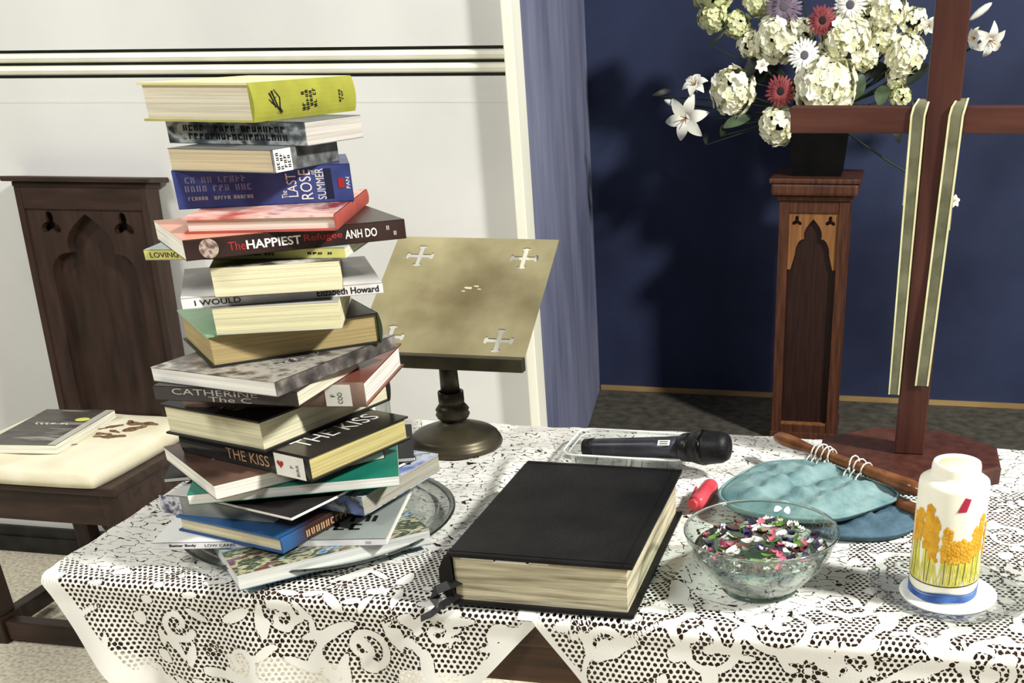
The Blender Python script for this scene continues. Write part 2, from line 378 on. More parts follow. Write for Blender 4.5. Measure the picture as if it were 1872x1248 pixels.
for s_ in (-1, 1):
    x0, x1 = (-.104, -.092) if s_ < 0 else (.092, .104)
    MB().box(x0, x1, f0 + .0302, .0748, 0, .05, .001).build('side_rail', M_ped, pd)
    MB().box(x0, x1, f0 + .0302, .0748, ph - .05, ph, .001).build('side_rail', M_ped, pd)
    xs = (-.0915, -.09) if s_ < 0 else (.09, .0915)
    MB().box(*xs, f0 + .0302, .0748, .05, ph - .05).build('side_panel', M_ped, pd)
tb, tt = ph - .2, ph - .0352
tw = .0735
r = arch(.052, tb + .045, .026, tb + .09, tt - .018)
outer = [(-tw, tt), (-tw, tb)] + [(-.064, tb)] + [(-x, y) for x, y in r] + [(x, y) for x, y in reversed(r[:-1])] + [(.064, tb), (tw, tb), (tw, tt)]
MB().prism(outer[::1], [quatre(-.05, tt - .025, .016), quatre(.05, tt - .025, .016)], .01, Matrix.Translation((0, f0 + .008, 0)) @ Mx).build('arch_tracery', M_trac, pd)
MB().box(-.0737, .0737, f0 + .004, f0 + .02, .0522, .058).build('sill_bead', M_trac, pd)
MB().box(-.112, .112, f0 - .008, .112, ph, ph + .016, .004).box(-.128, .128, f0 - .026, .128, ph + .016, ph + .05, .008).box(-.134, .134, f0 - .03, .134, ph + .05, ph + .064, .004).build('cap_moulding', M_ped, pd)
MB().box(-.108, .108, f0 - .0045, .1085, 0.0, .028, .002).build('plinth', M_ped, pd)
VT = PZ + ph + .064
vase = empty('flower_vase', (PX, PY + .103, VT), 0, 'plain black square tapered flower vase on the pedestal', 'vase')
def taper(b, t, h, z0=0): return [(s1 * b, s2 * b, z0) for s1, s2 in ((-1, -1), (1, -1), (1, 1), (-1, 1))] + [(s1 * t, s2 * t, z0 + h) for s1, s2 in ((-1, -1), (1, -1), (1, 1), (-1, 1))]
CUBE = [(3, 2, 1, 0), (4, 5, 6, 7), (0, 1, 5, 4), (1, 2, 6, 5), (2, 3, 7, 6), (3, 0, 4, 7)]
M_vase = mottled('matt_black_vase', rgb(5, 5, 5), rgb(12, 11, 11), scale=14, rough=.8, spec=.1)
MB().add(taper(.071, .083, .125), CUBE).build('vase_body', M_vase, vase)
MB().add(taper(.087, .087, .016, .125), CUBE).build('vase_rim', M_vase, vase)
M_foam = mottled('wet_floral_foam', rgb(20, 32, 20), rgb(38, 52, 32), scale=50, rough=.95)
MB().lathe([(.0, .14), (.075, .1405), (.085, .19), (.06, .235), (0.0, .25)], n=14).build('floral_foam', M_foam, vase)

# ================================================================== TABLE
TX0, TX1, TY0, TY1 = -.968, .95, 1.02, 1.645
tb_ = empty('communion_table', ((TX0 + TX1) / 2, (TY0 + TY1) / 2, 0), 0, 'long walnut table under the white lace cloths', 'table')
hx, hy = (TX1 - TX0) / 2, (TY1 - TY0) / 2
MB().box(-hx, hx, -hy, hy, T - .042, T, .004).build('table_top', M_table, tb_)
MB().box(-hx + .012, hx - .012, -hy + .006, -hy + .028, T - .092, T - .0422).build('apron', M_table, tb_)
MB().box(-hx + .012, hx - .012, hy - .028, hy - .006, T - .092, T - .0422).build('apron', M_table, tb_)
for s_ in (-1, 1):
    x = s_ * (hx - .023)
    MB().box(x - .011, x + .011, -hy + .0282, hy - .0282, T - .092, T - .0422).build('apron', M_table, tb_)
    for q in (-1, 1): MB().box(s_ * (hx - .11) - .032, s_ * (hx - .11) + .032, q * (hy - .075) - .032, q * (hy - .075) + .032, 0, T - .0424, .004).build('leg', M_table, tb_)

# ================================================================== LACE CLOTHS
def lace_material(name):
    m = bpy.data.materials.new(name); m.use_nodes = True; nt = m.node_tree; nt.nodes.clear(); L = nt.links.new
    def math_(op, a, b=None, c=None):
        n = N(nt, 'ShaderNodeMath', operation=op)
        for i, x in enumerate((a, b, c)):
            if x is None: continue
            if isinstance(x, (int, float)): n.inputs[i].default_value = x
            else: L(x, n.inputs[i])
        return n.outputs[0]
    def vmath(op, a, b=None):
        n = N(nt, 'ShaderNodeVectorMath', operation=op)
        for i, x in enumerate((a, b)):
            if x is None: continue
            if isinstance(x, tuple): n.inputs[i].default_value = x
            else: L(x, n.inputs[i])
        return n.outputs['Value'] if op == 'LENGTH' else n.outputs[0]
    fl = N(nt, 'ShaderNodeAttribute', attribute_name='flat').outputs['Vector']
    mo = N(nt, 'ShaderNodeAttribute', attribute_name='motif').outputs['Fac']
    zo = N(nt, 'ShaderNodeAttribute', attribute_name='zone').outputs['Fac']
    no = N(nt, 'ShaderNodeTexNoise'); no.inputs['Scale'].default_value = 90; L(fl, no.inputs['Vector'])
    dis = vmath('MULTIPLY', vmath('SUBTRACT', no.outputs['Color'], (.5, .5, .5)), (.0032, .0032, 0))
    p = vmath('ADD', fl, dis)
    a = .0072; cell = (a, a * 1.62, 1.0); inv = (1 / a, 1 / (a * 1.62), 0)
    v = vmath('MULTIPLY', p, inv)
    def latt(off):
        q = vmath('FRACTION', vmath('ADD', v, off)); q = vmath('MULTIPLY', vmath('SUBTRACT', q, (.5, .5, 0)), (a, a * 1.62, 0)); return vmath('LENGTH', q)
    d = math_('MINIMUM', latt((0, 0, 0)), latt((.5, .5, 0)))
    netdot = math_('LESS_THAN', d, .0022)
    innet = math_('GREATER_THAN', mo, .0012)
    # dotted outline that follows the motif edge
    ring = math_('MULTIPLY', math_('LESS_THAN', math_('ABSOLUTE', math_('SUBTRACT', mo, .0004)), .0011), math_('LESS_THAN', d, .0031))
    # the closer gauze of leaf shapes: thin wandering lines between scale-like cells
    vo = N(nt, 'ShaderNodeTexVoronoi'); vo.feature = 'DISTANCE_TO_EDGE'; vo.inputs['Scale'].default_value = 58
    sq = vmath('MULTIPLY', fl, (.75, 1.25, 1)); sq = vmath('ADD', sq, vmath('MULTIPLY', dis, (2.4, 2.4, 0))); L(sq, vo.inputs['Vector'])
    n2 = N(nt, 'ShaderNodeTexNoise'); n2.inputs['Scale'].default_value = 140; L(fl, n2.inputs['Vector'])
    line = math_('MULTIPLY', math_('LESS_THAN', vo.outputs['Distance'], .034), math_('GREATER_THAN', n2.outputs['Fac'], .49))
    isnet = math_('MULTIPLY', math_('GREATER_THAN', zo, .5), math_('LESS_THAN', zo, 1.5))
    isscale = math_('LESS_THAN', zo, .5)
    hole = math_('MAXIMUM', math_('MULTIPLY', isnet, math_('MAXIMUM', math_('MULTIPLY', netdot, innet), ring)), math_('MULTIPLY', isscale, line))
    # thread: soft white cotton with woven relief
    wv = N(nt, 'ShaderNodeTexNoise'); wv.inputs['Scale'].default_value = 420; L(fl, wv.inputs['Vector'])
    hgt = math_('ADD', math_('MULTIPLY', wv.outputs['Fac'], .5), math_('MULTIPLY', math_('LESS_THAN', mo, .0), 1.2))
    bp = N(nt, 'ShaderNodeBump'); bp.inputs['Strength'].default_value = .35; bp.inputs['Distance'].default_value = .0012; L(hgt, bp.inputs['Height'])
    df = N(nt, 'ShaderNodeBsdfDiffuse'); df.inputs[0].default_value = (*rgb(246, 245, 236), 1); L(bp.outputs[0], df.inputs['Normal'])
    tl = N(nt, 'ShaderNodeBsdfTranslucent'); tl.inputs[0].default_value = (*rgb(240, 238, 226), 1)
    mx = N(nt, 'ShaderNodeMixShader'); mx.inputs[0].default_value = .18; L(df.outputs[0], mx.inputs[1]); L(tl.outputs[0], mx.inputs[2])
    tr = N(nt, 'ShaderNodeBsdfTransparent'); m2 = N(nt, 'ShaderNodeMixShader'); L(hole, m2.inputs[0]); L(mx.outputs[0], m2.inputs[1]); L(tr.outputs[0], m2.inputs[2])
    o = N(nt, 'ShaderNodeOutputMaterial'); L(m2.outputs[0], o.inputs[0]); return m
M_lace = lace_material('white_cotton_lace')

def spiral(cx, cy, r, a0, turns=1.25, sgn=1, n=26, tail=.0):
    p = []
    for i in range(n):
        t = i / (n - 1); rr = r * (1 - .82 * t); a = a0 + sgn * t * turns * 2 * math.pi; p.append((cx + rr * math.cos(a), cy + rr * math.sin(a), .0056 - .002 * t))
    return p
def ellip(cx, cy, a, b, rot, w, n=30):
    return [(cx + a * math.cos(t) * math.cos(rot) - b * math.sin(t) * math.sin(rot), cy + a * math.cos(t) * math.sin(rot) + b * math.sin(t) * math.cos(rot), w) for t in [2 * math.pi * k / n for k in range(n + 1)]]
def disc(cx, cy, r): return [(cx, cy, r)]
def rosette(cx, cy, r, n, a0=0):
    s = [disc(cx, cy, r * .22)]
    for k in range(n):
        a = a0 + 2 * math.pi * k / n
        s.append([(cx + r * t * math.cos(a), cy + r * t * math.sin(a), r * w) for t, w in ((.42, .10), (.55, .16), (.7, .2), (.85, .17), (.95, .1))])
    return s
def leaf(cx, cy, l, a, w=.28):
    return [[(cx + l * (t - .5) * math.cos(a), cy + l * (t - .5) * math.sin(a), l * w * math.sin(math.pi * (.08 + .84 * t)) ** .8 * .6) for t in [k / 9 for k in range(10)]]]
def field(pts, strokes):
    """signed distance to the solid motifs; stroke = [(x,y,halfwidth)..]"""
    P = []
    for s in strokes:
        for i in range(len(s)):
            P.append(s[i])
            if i + 1 < len(s):
                k = max(1, int(math.hypot(s[i + 1][0] - s[i][0], s[i + 1][1] - s[i][1]) / .0025))
                for j in range(1, k): t = j / k; P.append(tuple(s[i][q] * (1 - t) + s[i + 1][q] * t for q in range(3)))
    P = np.array(P, dtype=np.float32); out = np.full(len(pts), 9., dtype=np.float32); pts = pts.astype(np.float32)
    order = np.argsort(P[:, 0]); P = P[order]
    # bin vertices by x to keep the search local
    xs = pts[:, 0]; bins = np.floor((xs - xs.min()) / .03).astype(int)
    for b in np.unique(bins):
        idx = np.where(bins == b)[0]; x0 = xs.min() + b * .03
        sel = P[(P[:, 0] > x0 - .05) & (P[:, 0] < x0 + .08)]
        if not len(sel): out[idx] = .05; continue
        for ci in range(0, len(idx), 4000):
            ii = idx[ci:ci + 4000]; q = pts[ii]
            d = np.sqrt((q[:, None, 0] - sel[None, :, 0]) ** 2 + (q[:, None, 1] - sel[None, :, 1]) ** 2) - sel[None, :, 2]
            out[ii] = d.min(1)
    return np.minimum(out, .05)

def make_cloth(name, x0, x1, lift, sback, smax, strokes, zonef, fold, label, solid=.7):
    """sheet lying on the table top from the back edge forward, then over the front edge; flat coords (x, s) with s=0 on the front edge, + = hanging length"""
    dx = .0042; nx = int((x1 - x0) / dx) + 1; depth = TY1 - .004 - TY0
    ns = int((depth + .3) / .0042)
    U = np.linspace(x0, x1, nx); verts = []; flat = []
    R_ = .012
    for u in U:
        sm = smax(u); s0 = -sback(u)
        tt = np.linspace(0, 1, ns); S = s0 + (sm - s0) * tt
        for s in S:
            fx, fy, fz = fold(u, s)
            if s <= -R_ * .5: p = (u + fx, TY0 - s + fy, T + lift + fz)
            else:
                q = s + R_ * .5; al = R_ * math.pi / 2
                if q < al: a = q / R_; p = (u + fx, TY0 + R_ * .5 - (R_ + lift) * math.sin(a) + fy, T + lift - R_ + R_ * math.cos(a) + fz * (1 - q / al))
                else: p = (u + fx, TY0 - R_ * .5 - lift + fy, T + lift - R_ - (q - al) + 0)
            verts.append(p); flat.append((u, s))
    flat = np.array(flat); faces = []
    idx = np.arange(nx * ns).reshape(nx, ns)
    a = idx[:-1, :-1].ravel(); b = idx[1:, :-1].ravel(); c = idx[1:, 1:].ravel(); d = idx[:-1, 1:].ravel()
    faces = np.stack([a, d, c, b], 1).tolist()
    me = bpy.data.meshes.new(name); me.from_pydata(verts, [], faces); me.polygons.foreach_set('use_smooth', [True] * len(faces))
    me.materials.append(M_lace)
    mot = field(flat, strokes)
    u_, s_ = flat[:, 0], flat[:, 1]      # woven clouds of solid thread between the scrolls
    cl = np.sin(41 * u_ + 9 * np.sin(23 * s_)) * np.sin(47 * s_ + 7 * np.sin(19 * u_)) + .5 * np.sin(97 * u_ + 61 * s_)
    mot = np.minimum(mot, (solid - cl) * .012)
    zone = np.array([zonef(u, s, smax(u)) for u, s in flat])
    at = me.attributes.new('flat', 'FLOAT_VECTOR', 'POINT'); at.data.foreach_set('vector', np.c_[flat, np.zeros(len(flat))].ravel())
    at = me.attributes.new('motif', 'FLOAT', 'POINT'); at.data.foreach_set('value', mot)
    at = me.attributes.new('zone', 'FLOAT', 'POINT'); at.data.foreach_set('value', zone)
    me.update(); o = bpy.data.objects.new(name, me); COL.objects.link(o)
    return tag(o, label, 'tablecloth', 'lace cloths on the communion table')

# --- left cloth: hangs over the front edge as a deep rounded lobe
AX0, AX1 = -.972, -.35
def smaxA(u):
    l = max(0., u - AX0); r = max(0., -.352 - u)
    a = .012 + .30 * (1 - math.exp(-l / .2)) * 1.25
    b = .012 + 1.12 * r
    v = min(a, b, .31)
    return max(.012, v) if u < -.352 else .01
def foldA(u, s):
    k = max(0., min(1., (s - .03) / .1)); 
    dy = -k * (.012 + .010 * math.sin(u * 26 + .6) + .006 * math.sin(u * 61))
    # ruck of cloth running back between the plate and the book stand
    r_ = math.exp(-((u + .50 - .18 * (s + .3)) / .016) ** 2) * max(0, min(1, (-s - .16) / .08)) * max(0, min(1, (.5 + s) / .1))
    z = .013 * r_ + max(0., min(1., (-.38 - u) / .06)) * (.0016 * (math.sin(u * 70 + s * 30) * math.sin(s * 47 - u * 19)) + .0016) * (s < -.02)
    return (0, dy, z)
rA = random.Random(11); stA = []
for (cx, cy, r, a, sg) in ((-.80, .05, .022, .5, 1), (-.72, .09, .026, 2.5, -1), (-.66, .03, .02, 4, 1), (-.56, .06, .028, 1, -1), (-.47, .03, .024, 3, 1), (-.62, .12, .024, 5, 1), (-.43, .10, .022, 0, -1), (-.39, .03, .018, 2, 1), (-.75, .15, .022, 1, 1), (-.52, .14, .02, 4, -1)):
    stA.append(spiral(cx, cy, r, a, 1.2, sg)); stA += leaf(cx + r * 1.3, cy - r * .6, r * 1.5, a); stA += leaf(cx - r * 1.1, cy + r * .9, r * 1.4, a + 1)
for k in range(120):
    u = rA.uniform(-.92, -.35); s = rA.uniform(-.22, .2); stA += rosette(u, s, rA.uniform(.012, .02), 6, rA.random()) if rA.random() < .3 else leaf(u, s, rA.uniform(.02, .04), rA.uniform(0, 6))
def zoneA(u, s, sm):
    edge = sm - s
    w = .016 + .030 * max(0, min(1, (-.62 - u) / .25))
    if u > -.36 and s < -.02: return 0.
    if edge < w and u < -.40: return 2.
    if u > -.45 and edge < .02: return 2.
    hang = .135 + .02 * math.sin(u * 31) - .25 * max(0, u + .62)
    if s > hang and u < -.47: return 2.
    top = -.03 - .55 * max(0, u + .70) + .012 * math.sin(u * 40)
    return 1. if s > top else 0.
make_cloth('lace_tablecloth', AX0, AX1, .0018, lambda u: TY1 - TY0 - .003, smaxA, stA, zoneA, foldA, 'white lace tablecloth with wide plain border hanging below the stack of books')

# --- right cloth: bolder scrolls, lies over the right end of the left one
BX0, BX1 = -.372, .93
def smaxB(u):
    l = max(0., u + .352); return max(.008, min(.012 + 1.05 * l ** .93, .26)) if u > -.352 else .008
def foldB(u, s):
    k = max(0., min(1., (s - .03) / .1))
    z = .0012 * (math.sin(u * 60 + s * 23) * math.sin(s * 51 - u * 17)) + .0012
    r_ = math.exp(-((u + .205 + .1 * (s + .15)) / .012) ** 2) * max(0, min(1, (-s - .05) / .05)) * max(0, min(1, (.22 + s) / .06))
    return (0, -k * (.012 + .012 * math.sin(u * 22)), (z + .009 * r_) * (s < -.01))
stB = []; rB = random.Random(5)
for (cx, cy, r, a, sg) in ((-.16, .02, .03, 0, 1), (-.08, -.015, .034, 2.6, -1), (.0, .03, .03, .6, 1), (.07, -.03, .036, 3.4, 1), (-.21, -.03, .026, 1.4, -1), (.14, .02, .032, 5, -1), (-.02, -.075, .028, 1, 1), (-.13, -.1, .026, 4.2, -1), (.2, -.07, .034, 2, 1), (.23, -.17, .034, .4, -1), (.05, -.19, .03, 2.8, 1), (.17, -.29, .03, 4, 1), (.25, -.4, .03, 1, -1), (-.27, .03, .02, 3, 1), (-.3, -.06, .024, 0, 1), (.3, -.02, .034, 1, 1), (.33, -.24, .034, 3, -1)):
    stB.append(spiral(cx, cy, r * 1.15, a, 1.3, sg)); b = a + sg * .3
    stB.append([(cx + r * math.cos(a) + t * .05 * math.cos(a - sg * 1.2), cy + r * math.sin(a) + t * .05 * math.sin(a - sg * 1.2), .0042) for t in (0, .25, .5, .75, 1)])
    stB += leaf(cx - r * 1.25, cy - r * .4, r * 1.1, a + 1.1)
for (cx, cy) in ((-.05, .04), (.1, -.09), (.03, -.12), (-.18, -.2), (.16, -.18), (.3, -.12), (-.1, -.03)): stB += rosette(cx, cy, .026, 7, cx * 9)
for k in range(95): stB += leaf(rB.uniform(-.35, .6), rB.uniform(-.6, .06), rB.uniform(.018, .036), rB.uniform(0, 6))
for k in range(40): stB += rosette(rB.uniform(-.35, .55), rB.uniform(-.55, .06), rB.uniform(.014, .024), 6, rB.random())
for off in (0, .007): stB.append([(.22 + off + t * .5, .05 - t * .30 - off, .0016) for t in [k / 30 for k in range(31)]])
def zoneB(u, s, sm):
    if u < -.352: return 2.
    if sm - s < .012: return 2.
    if s < -.12 - .1 * math.sin(u * 14) and u < -.02: return 0.
    if s < -.45: return 0.
    return 1.
make_cloth('lace_tablecloth', BX0, BX1, .0050, lambda u: TY1 - TY0 - .003, smaxB, stB, zoneB, foldB, 'white lace tablecloth with large scroll pattern under the glass bowl and the candle', solid=.48)

# ================================================================== BOOKS
Z0 = T + .006
K = rgb(20, 19, 20); WH = rgb(238, 236, 226); CR = rgb(232, 224, 190)
M_ink = plain('black_ink', rgb(18, 17, 18), .6); M_wht = plain('white_ink', rgb(240, 238, 230), .6); M_red = plain('red_ink', rgb(168, 44, 44), .5)
M_tan = plain('tan_foil', rgb(190, 150, 112), .45); M_grey = plain('grey_ink', rgb(176, 172, 164), .6)
M_label = mottled('paper_label', rgb(226, 224, 214), rgb(244, 242, 234), scale=30, rough=.7)
EPS = .0004
def book(label, pos, yaw, w, d, t, spine='F', hard=True, cover=K, spine_c=None, page=CR, top=None, group='books in the leaning stack', name='book', cmat=None, smat=None):
    root = empty(name, pos, yaw, label, 'book', group)
    cm = cmat or mottled('book_cloth', dark(cover, .8), cover, scale=25, rough=.5)
    sm = smat or (mottled('spine_cloth', dark(spine_c, .8), spine_c, scale=30, rough=.5) if spine_c else cm)
    tm = top or cm
    ct = .0022 if hard else .0007; ov = .0035 if hard else .0004
    hx, hy = w / 2, d / 2
    ins = {s_: ov for s_ in 'FBLR'}; ins[spine] = .0012
    x0, x1, y0, y1 = -hx + ins['L'], hx - ins['R'], -hy + ins['F'], hy - ins['B']
    pb = MB().box(x0, x1, y0, y1, ct, t - ct); pb.build('page_block', page_mat(page), root)
    MB().box(-hx, hx, -hy, hy, 0, ct).build('back_cover', cm, root)
    MB().box(-hx, hx, -hy, hy, t - ct, t).build('front_cover', tm, root)
    # spine: slightly rounded for case bindings
    L_ = (w if spine in 'FB' else d) / 2; n = 8; bul = (.10 * t if hard else 0.0); pr = []
    for k in range(n + 1):
        q = k / n; pr.append((bul * math.sin(math.pi * q) ** .8 if bul else 0.0, q * t))
    th = .0011
    poly = [(-b, z) for b, z in pr] + [(th, t), (th, 0)]
    nn = len(poly); vs = []
    for s_ in (-L_, L_):
        for (o, z) in poly:
            if spine == 'F': vs.append((s_, -hy + o, z))
            elif spine == 'B': vs.append((-s_, hy - o, z))
            elif spine == 'R': vs.append((hx - o, s_, z))
            else: vs.append((-hx + o, -s_, z))
    fs = [(k + nn, k, (k + 1) % nn, (k + 1) % nn + nn) for k in range(nn)] + [tuple(reversed(range(nn, 2 * nn))), tuple(range(nn))]
    MB().add(vs, [tuple(reversed(q)) for q in fs]).build('spine', sm, root)
    root['_b'] = bul
    return root
def face(w, d, t, side, along, up, bul=0):
    """frame on a side face: x runs along the face to the viewer's right, y is up; along/up measured from the face centre"""
    e = EPS + bul
    if side == 'F': return frame((along, -d / 2 - e, t / 2 + up), (1, 0, 0), (0, 0, 1))
    if side == 'R': return frame((w / 2 + e, along, t / 2 + up), (0, 1, 0), (0, 0, 1))
    if side == 'L': return frame((-w / 2 - e, -along, t / 2 + up), (0, -1, 0), (0, 0, 1))
    return frame((along, up, t + EPS), (1, 0, 0), (0, 1, 0))
R90 = Matrix.Rotation(math.pi / 2, 4, 'Z')
def patch(parent, M, w, h, mat, name='label', dz=0):
    return MB().add([M @ Vector((x, y, dz)) for x, y in ((-w / 2, -h / 2), (w / 2, -h / 2), (w / 2, h / 2), (-w / 2, h / 2))] + [M @ Vector((x, y, dz - .0002)) for x, y in ((-w / 2, -h / 2), (w / 2, -h / 2), (w / 2, h / 2), (-w / 2, h / 2))], [(0, 1, 2, 3), (4, 5, 1, 0), (5, 6, 2, 1), (6, 7, 3, 2), (7, 4, 0, 3), (7, 6, 5, 4)]).build(name, mat, parent)
BK = {
'25': (-0.6823, 1.1505, 0.7597, 0.2315, 0.2010, 0.0120, 0.0317),
'24': (-0.7198, 1.1758, 0.2155, 0.2777, 0.2088, 0.0317, 0.0403),
'23': (-0.7157, 1.1626, -0.2522, 0.1642, 0.2058, 0.0403, 0.0600),
'20': (-0.7575, 1.1802, -0.0348, 0.1401, 0.1892, 0.0600, 0.0839),
'22': (-0.6234, 1.2093, -0.2059, 0.0960, 0.1637, 0.0600, 0.0839),
'21': (-0.6885, 1.1687, -0.2825, 0.1632, 0.2213, 0.0839, 0.0888),
'19': (-0.7382, 1.2361, 0.4186, 0.2994, 0.1358, 0.0888, 0.0947),
'18': (-0.6910, 1.1598, 0.4270, 0.2371, 0.1567, 0.0947, 0.1080),
'16': (-0.7240, 1.1650, -0.6867, 0.1728, 0.2080, 0.1080, 0.1256),
'17': (-0.6923, 1.1697, -0.3205, 0.2124, 0.1656, 0.1256, 0.1549),
'15': (-0.7188, 1.1897, -0.2785, 0.1569, 0.2172, 0.1549, 0.1912),
'13': (-0.6948, 1.2020, 0.1602, 0.2124, 0.1751, 0.1912, 0.2205),
'14': (-0.6895, 1.1107, 0.0140, 0.1677, 0.1528, 0.2205, 0.2362),
'12': (-0.6767, 1.1355, -0.1999, 0.1694, 0.2121, 0.2362, 0.2521),
'11': (-0.6927, 1.1736, 0.7606, 0.1892, 0.1509, 0.2521, 0.2869),
'10': (-0.6762, 1.1769, 0.3774, 0.1303, 0.2030, 0.2869, 0.3158),
'9': (-0.6798, 1.1733, 0.5414, 0.2073, 0.1743, 0.3158, 0.3273),
'8': (-0.6749, 1.1729, 0.4556, 0.1294, 0.2051, 0.3273, 0.3583),
'7': (-0.6861, 1.1656, 0.1860, 0.2142, 0.1346, 0.3583, 0.3692),
'6': (-0.6635, 1.1615, 0.7525, 0.2307, 0.1592, 0.3692, 0.3894),
'5': (-0.6653, 1.1774, 0.2702, 0.1533, 0.2029, 0.3894, 0.4052),
'4': (-0.6938, 1.2040, 0.4814, 0.1819, 0.1127, 0.4052, 0.4436),
'3': (-0.6795, 1.1673, -0.1068, 0.1256, 0.1209, 0.4436, 0.4656),
'2': (-0.6841, 1.2050, -0.1414, 0.1763, 0.1042, 0.4656, 0.4887),
'1': (-0.7078, 1.2273, -0.1413, 0.1396, 0.1843, 0.4887, 0.5256)}
def B(k, label, **kw):
    cx, cy, ya, w, d, z0, z1 = BK[k]
    return book(label, (cx, cy, T + z0 + .0001), ya, w, d, z1 - z0 - .0002, **kw), w, d, z1 - z0 - .0002

# 1 top: thick yellow-green hardback
b, w, d, t = B('1', 'thick hardback with yellow-green spine, topmost of the book stack', spine='R', cover=rgb(196, 192, 112), spine_c=rgb(166, 166, 66), page=rgb(238, 230, 206), top=mottled('pale_yellow_jacket', rgb(226, 218, 150), rgb(238, 232, 180), scale=10, rough=.4))
bl = b['_b']; m = MB(); marks(m, t * .62, .028, 46, face(w, d, t, 'R', .002, 0, bl) @ R90, 1, .0042, 4); m.build('spine_lettering', M_ink, b); m = MB(); marks(m, t * .4, .010, 14, face(w, d, t, 'R', .062, 0, bl) @ R90, 2, .0035, 2); m.build('publisher_mark', M_ink, b)
m = MB(); F_ = face(w, d, t, 'R', -.055, 0, bl)
for (x0, y0, x1, y1, wd_) in ((-.010, .008, -.002, -.006, .0012), (-.006, .010, .002, -.008, .0010), (-.012, .002, -.004, -.004, .0010), (-.002, .011, .006, .003, .0008), (.006, .003, .004, -.009, .0009), (.0, -.010, .008, -.012, .0012), (-.009, -.002, .0, .004, .0008), (.003, -.006, .007, -.011, .0016)):
    m.add([F_ @ Vector(p) for p in ((x0 - wd_, y0, 0), (x0 + wd_, y0, 0), (x1 + wd_, y1, 0), (x1 - wd_, y1, 0))], [(0, 3, 2, 1)])
m.build('bird_drawing', M_ink, b)
# 2
pm = print_mat('grey_photo_print', [rgb(40, 44, 48), rgb(96, 104, 108), rgb(190, 196, 196), rgb(60, 62, 64)], 70, stretch=(.6, 1, 1))
b, w, d, t = B('2', 'paperback with grey photo-collage spine, just under the yellow-green hardback', spine='F', hard=False, cover=rgb(120, 124, 126), page=rgb(206, 200, 190), smat=pm)
m = MB(); marks(m, w * .85, t * .7, 70, face(w, d, t, 'F', 0, 0), 3, .0075, 2); m.build('spine_lettering', M_ink, b)
# 3
b, w, d, t = B('3', 'cream-paged paperback with dark grey spine, between the grey collage paperback and the blue paperback', spine='R', hard=False, cover=rgb(110, 112, 112), page=rgb(222, 208, 172), smat=print_mat('dark_grey_print', [rgb(58, 60, 60), rgb(104, 106, 104), rgb(140, 140, 136)], 60))
patch(b, face(w, d, t, 'R', -.043, 0), .030, t * .98, M_label, 'spine_panel'); m = MB(); marks(m, t * .86, .026, 60, face(w, d, t, 'R', -.043, 0) @ Matrix.Translation((0, 0, .0002)) @ R90, 4, .0045, 4); m.build('spine_lettering', M_ink, b)
# 4 blue
bm_ = mottled('blue_printed_cover', rgb(44, 52, 104), rgb(70, 82, 140), scale=22, rough=.35)
b, w, d, t = B('4', 'thick blue paperback with white rose-summer title across its spine', spine='F', hard=False, cover=rgb(60, 70, 124), smat=bm_, cmat=bm_)
F_ = lambda x, u=0: face(w, d, t, 'F', x, u) @ R90
text('The', t * .2, .006, M_wht, b, F_(.0185, -.009), 'spine_lettering'); text('LAST', t * .62, .0105, M_wht, b, F_(.0275), 'spine_lettering'); text('ROSE', t * .78, .0125, M_wht, b, F_(.042), 'spine_lettering')
text('SUMMER', t * .82, .009, M_wht, b, F_(.0575), 'spine_lettering'); text('of', t * .12, .004, M_wht, b, F_(.0505, .012), 'spine_lettering')
patch(b, face(w, d, t, 'F', .0795, 0), .0065, t * .26, M_red, 'publisher_mark'); text('PAN', t * .3, .004, M_wht, b, F_(.0865), 'spine_lettering')
patch(b, face(w, d, t, 'F', .0665, .0), .0075, t * .8, plain('navy_picture', rgb(30, 34, 58), .5), 'spine_picture')
M_fade = plain('pale_violet_ink', rgb(128, 128, 164), .5)
m = MB(); marks(m, .074, .005, 60, face(w, d, t, 'F', -.046, -.009), 5, .0036, 1); m.build('spine_small_print', M_grey, b)
m = MB(); marks(m, .076, .017, 46, face(w, d, t, 'F', -.045, .005), 6, .0062, 2); m.build('spine_faded_print', M_fade, b)
# 5 pink red
b, w, d, t = B('5', 'red and pink hardback with white page edges, under the thick blue paperback', spine='R', cover=rgb(176, 84, 72), page=rgb(240, 226, 212), top=print_mat('pink_red_print', [rgb(190, 92, 82), rgb(226, 168, 152), rgb(240, 206, 196), rgb(150, 60, 56)], 22))
# 6 dark brown
M_brn = mottled('dark_brown_jacket', rgb(40, 26, 24), rgb(62, 44, 40), scale=18, rough=.35)
b, w, d, t = B('6', 'dark brown paperback with bold white HAPPIEST on its spine', spine='F', hard=False, cover=rgb(56, 40, 38), smat=M_brn, cmat=M_brn, page=rgb(242, 238, 222), top=grad_mat('orange_to_brown_jacket', rgb(222, 150, 124), rgb(52, 40, 38), 0, -.06, .02))
text('The', .017, t * .42, M_red, b, face(w, d, t, 'F', -.0645, 0), 'spine_lettering'); text('HAPPIEST', .056, t * .44, M_wht, b, face(w, d, t, 'F', -.027, 0), 'spine_lettering', bold=.02)
text('Refugee', .041, t * .44, M_red, b, face(w, d, t, 'F', .0245, 0), 'spine_lettering', bold=.01); text('ANH DO', .035, t * .44, M_wht, b, face(w, d, t, 'F', .0655, 0), 'spine_lettering', bold=.015)
MB().lathe([(0.0, 0), (.0095, 0.0001)], n=22).build('portrait_photo', print_mat('portrait_print', [rgb(40, 32, 30), rgb(120, 98, 88), rgb(190, 170, 158), rgb(50, 40, 38)], 120), b, face(w, d, t, 'F', -.092, 0))
m = MB(); marks(m, .014, t * .6, 16, face(w, d, t, 'F', .1, 0), 8, .0045, 2); m.build('publisher_mark', M_grey, b)
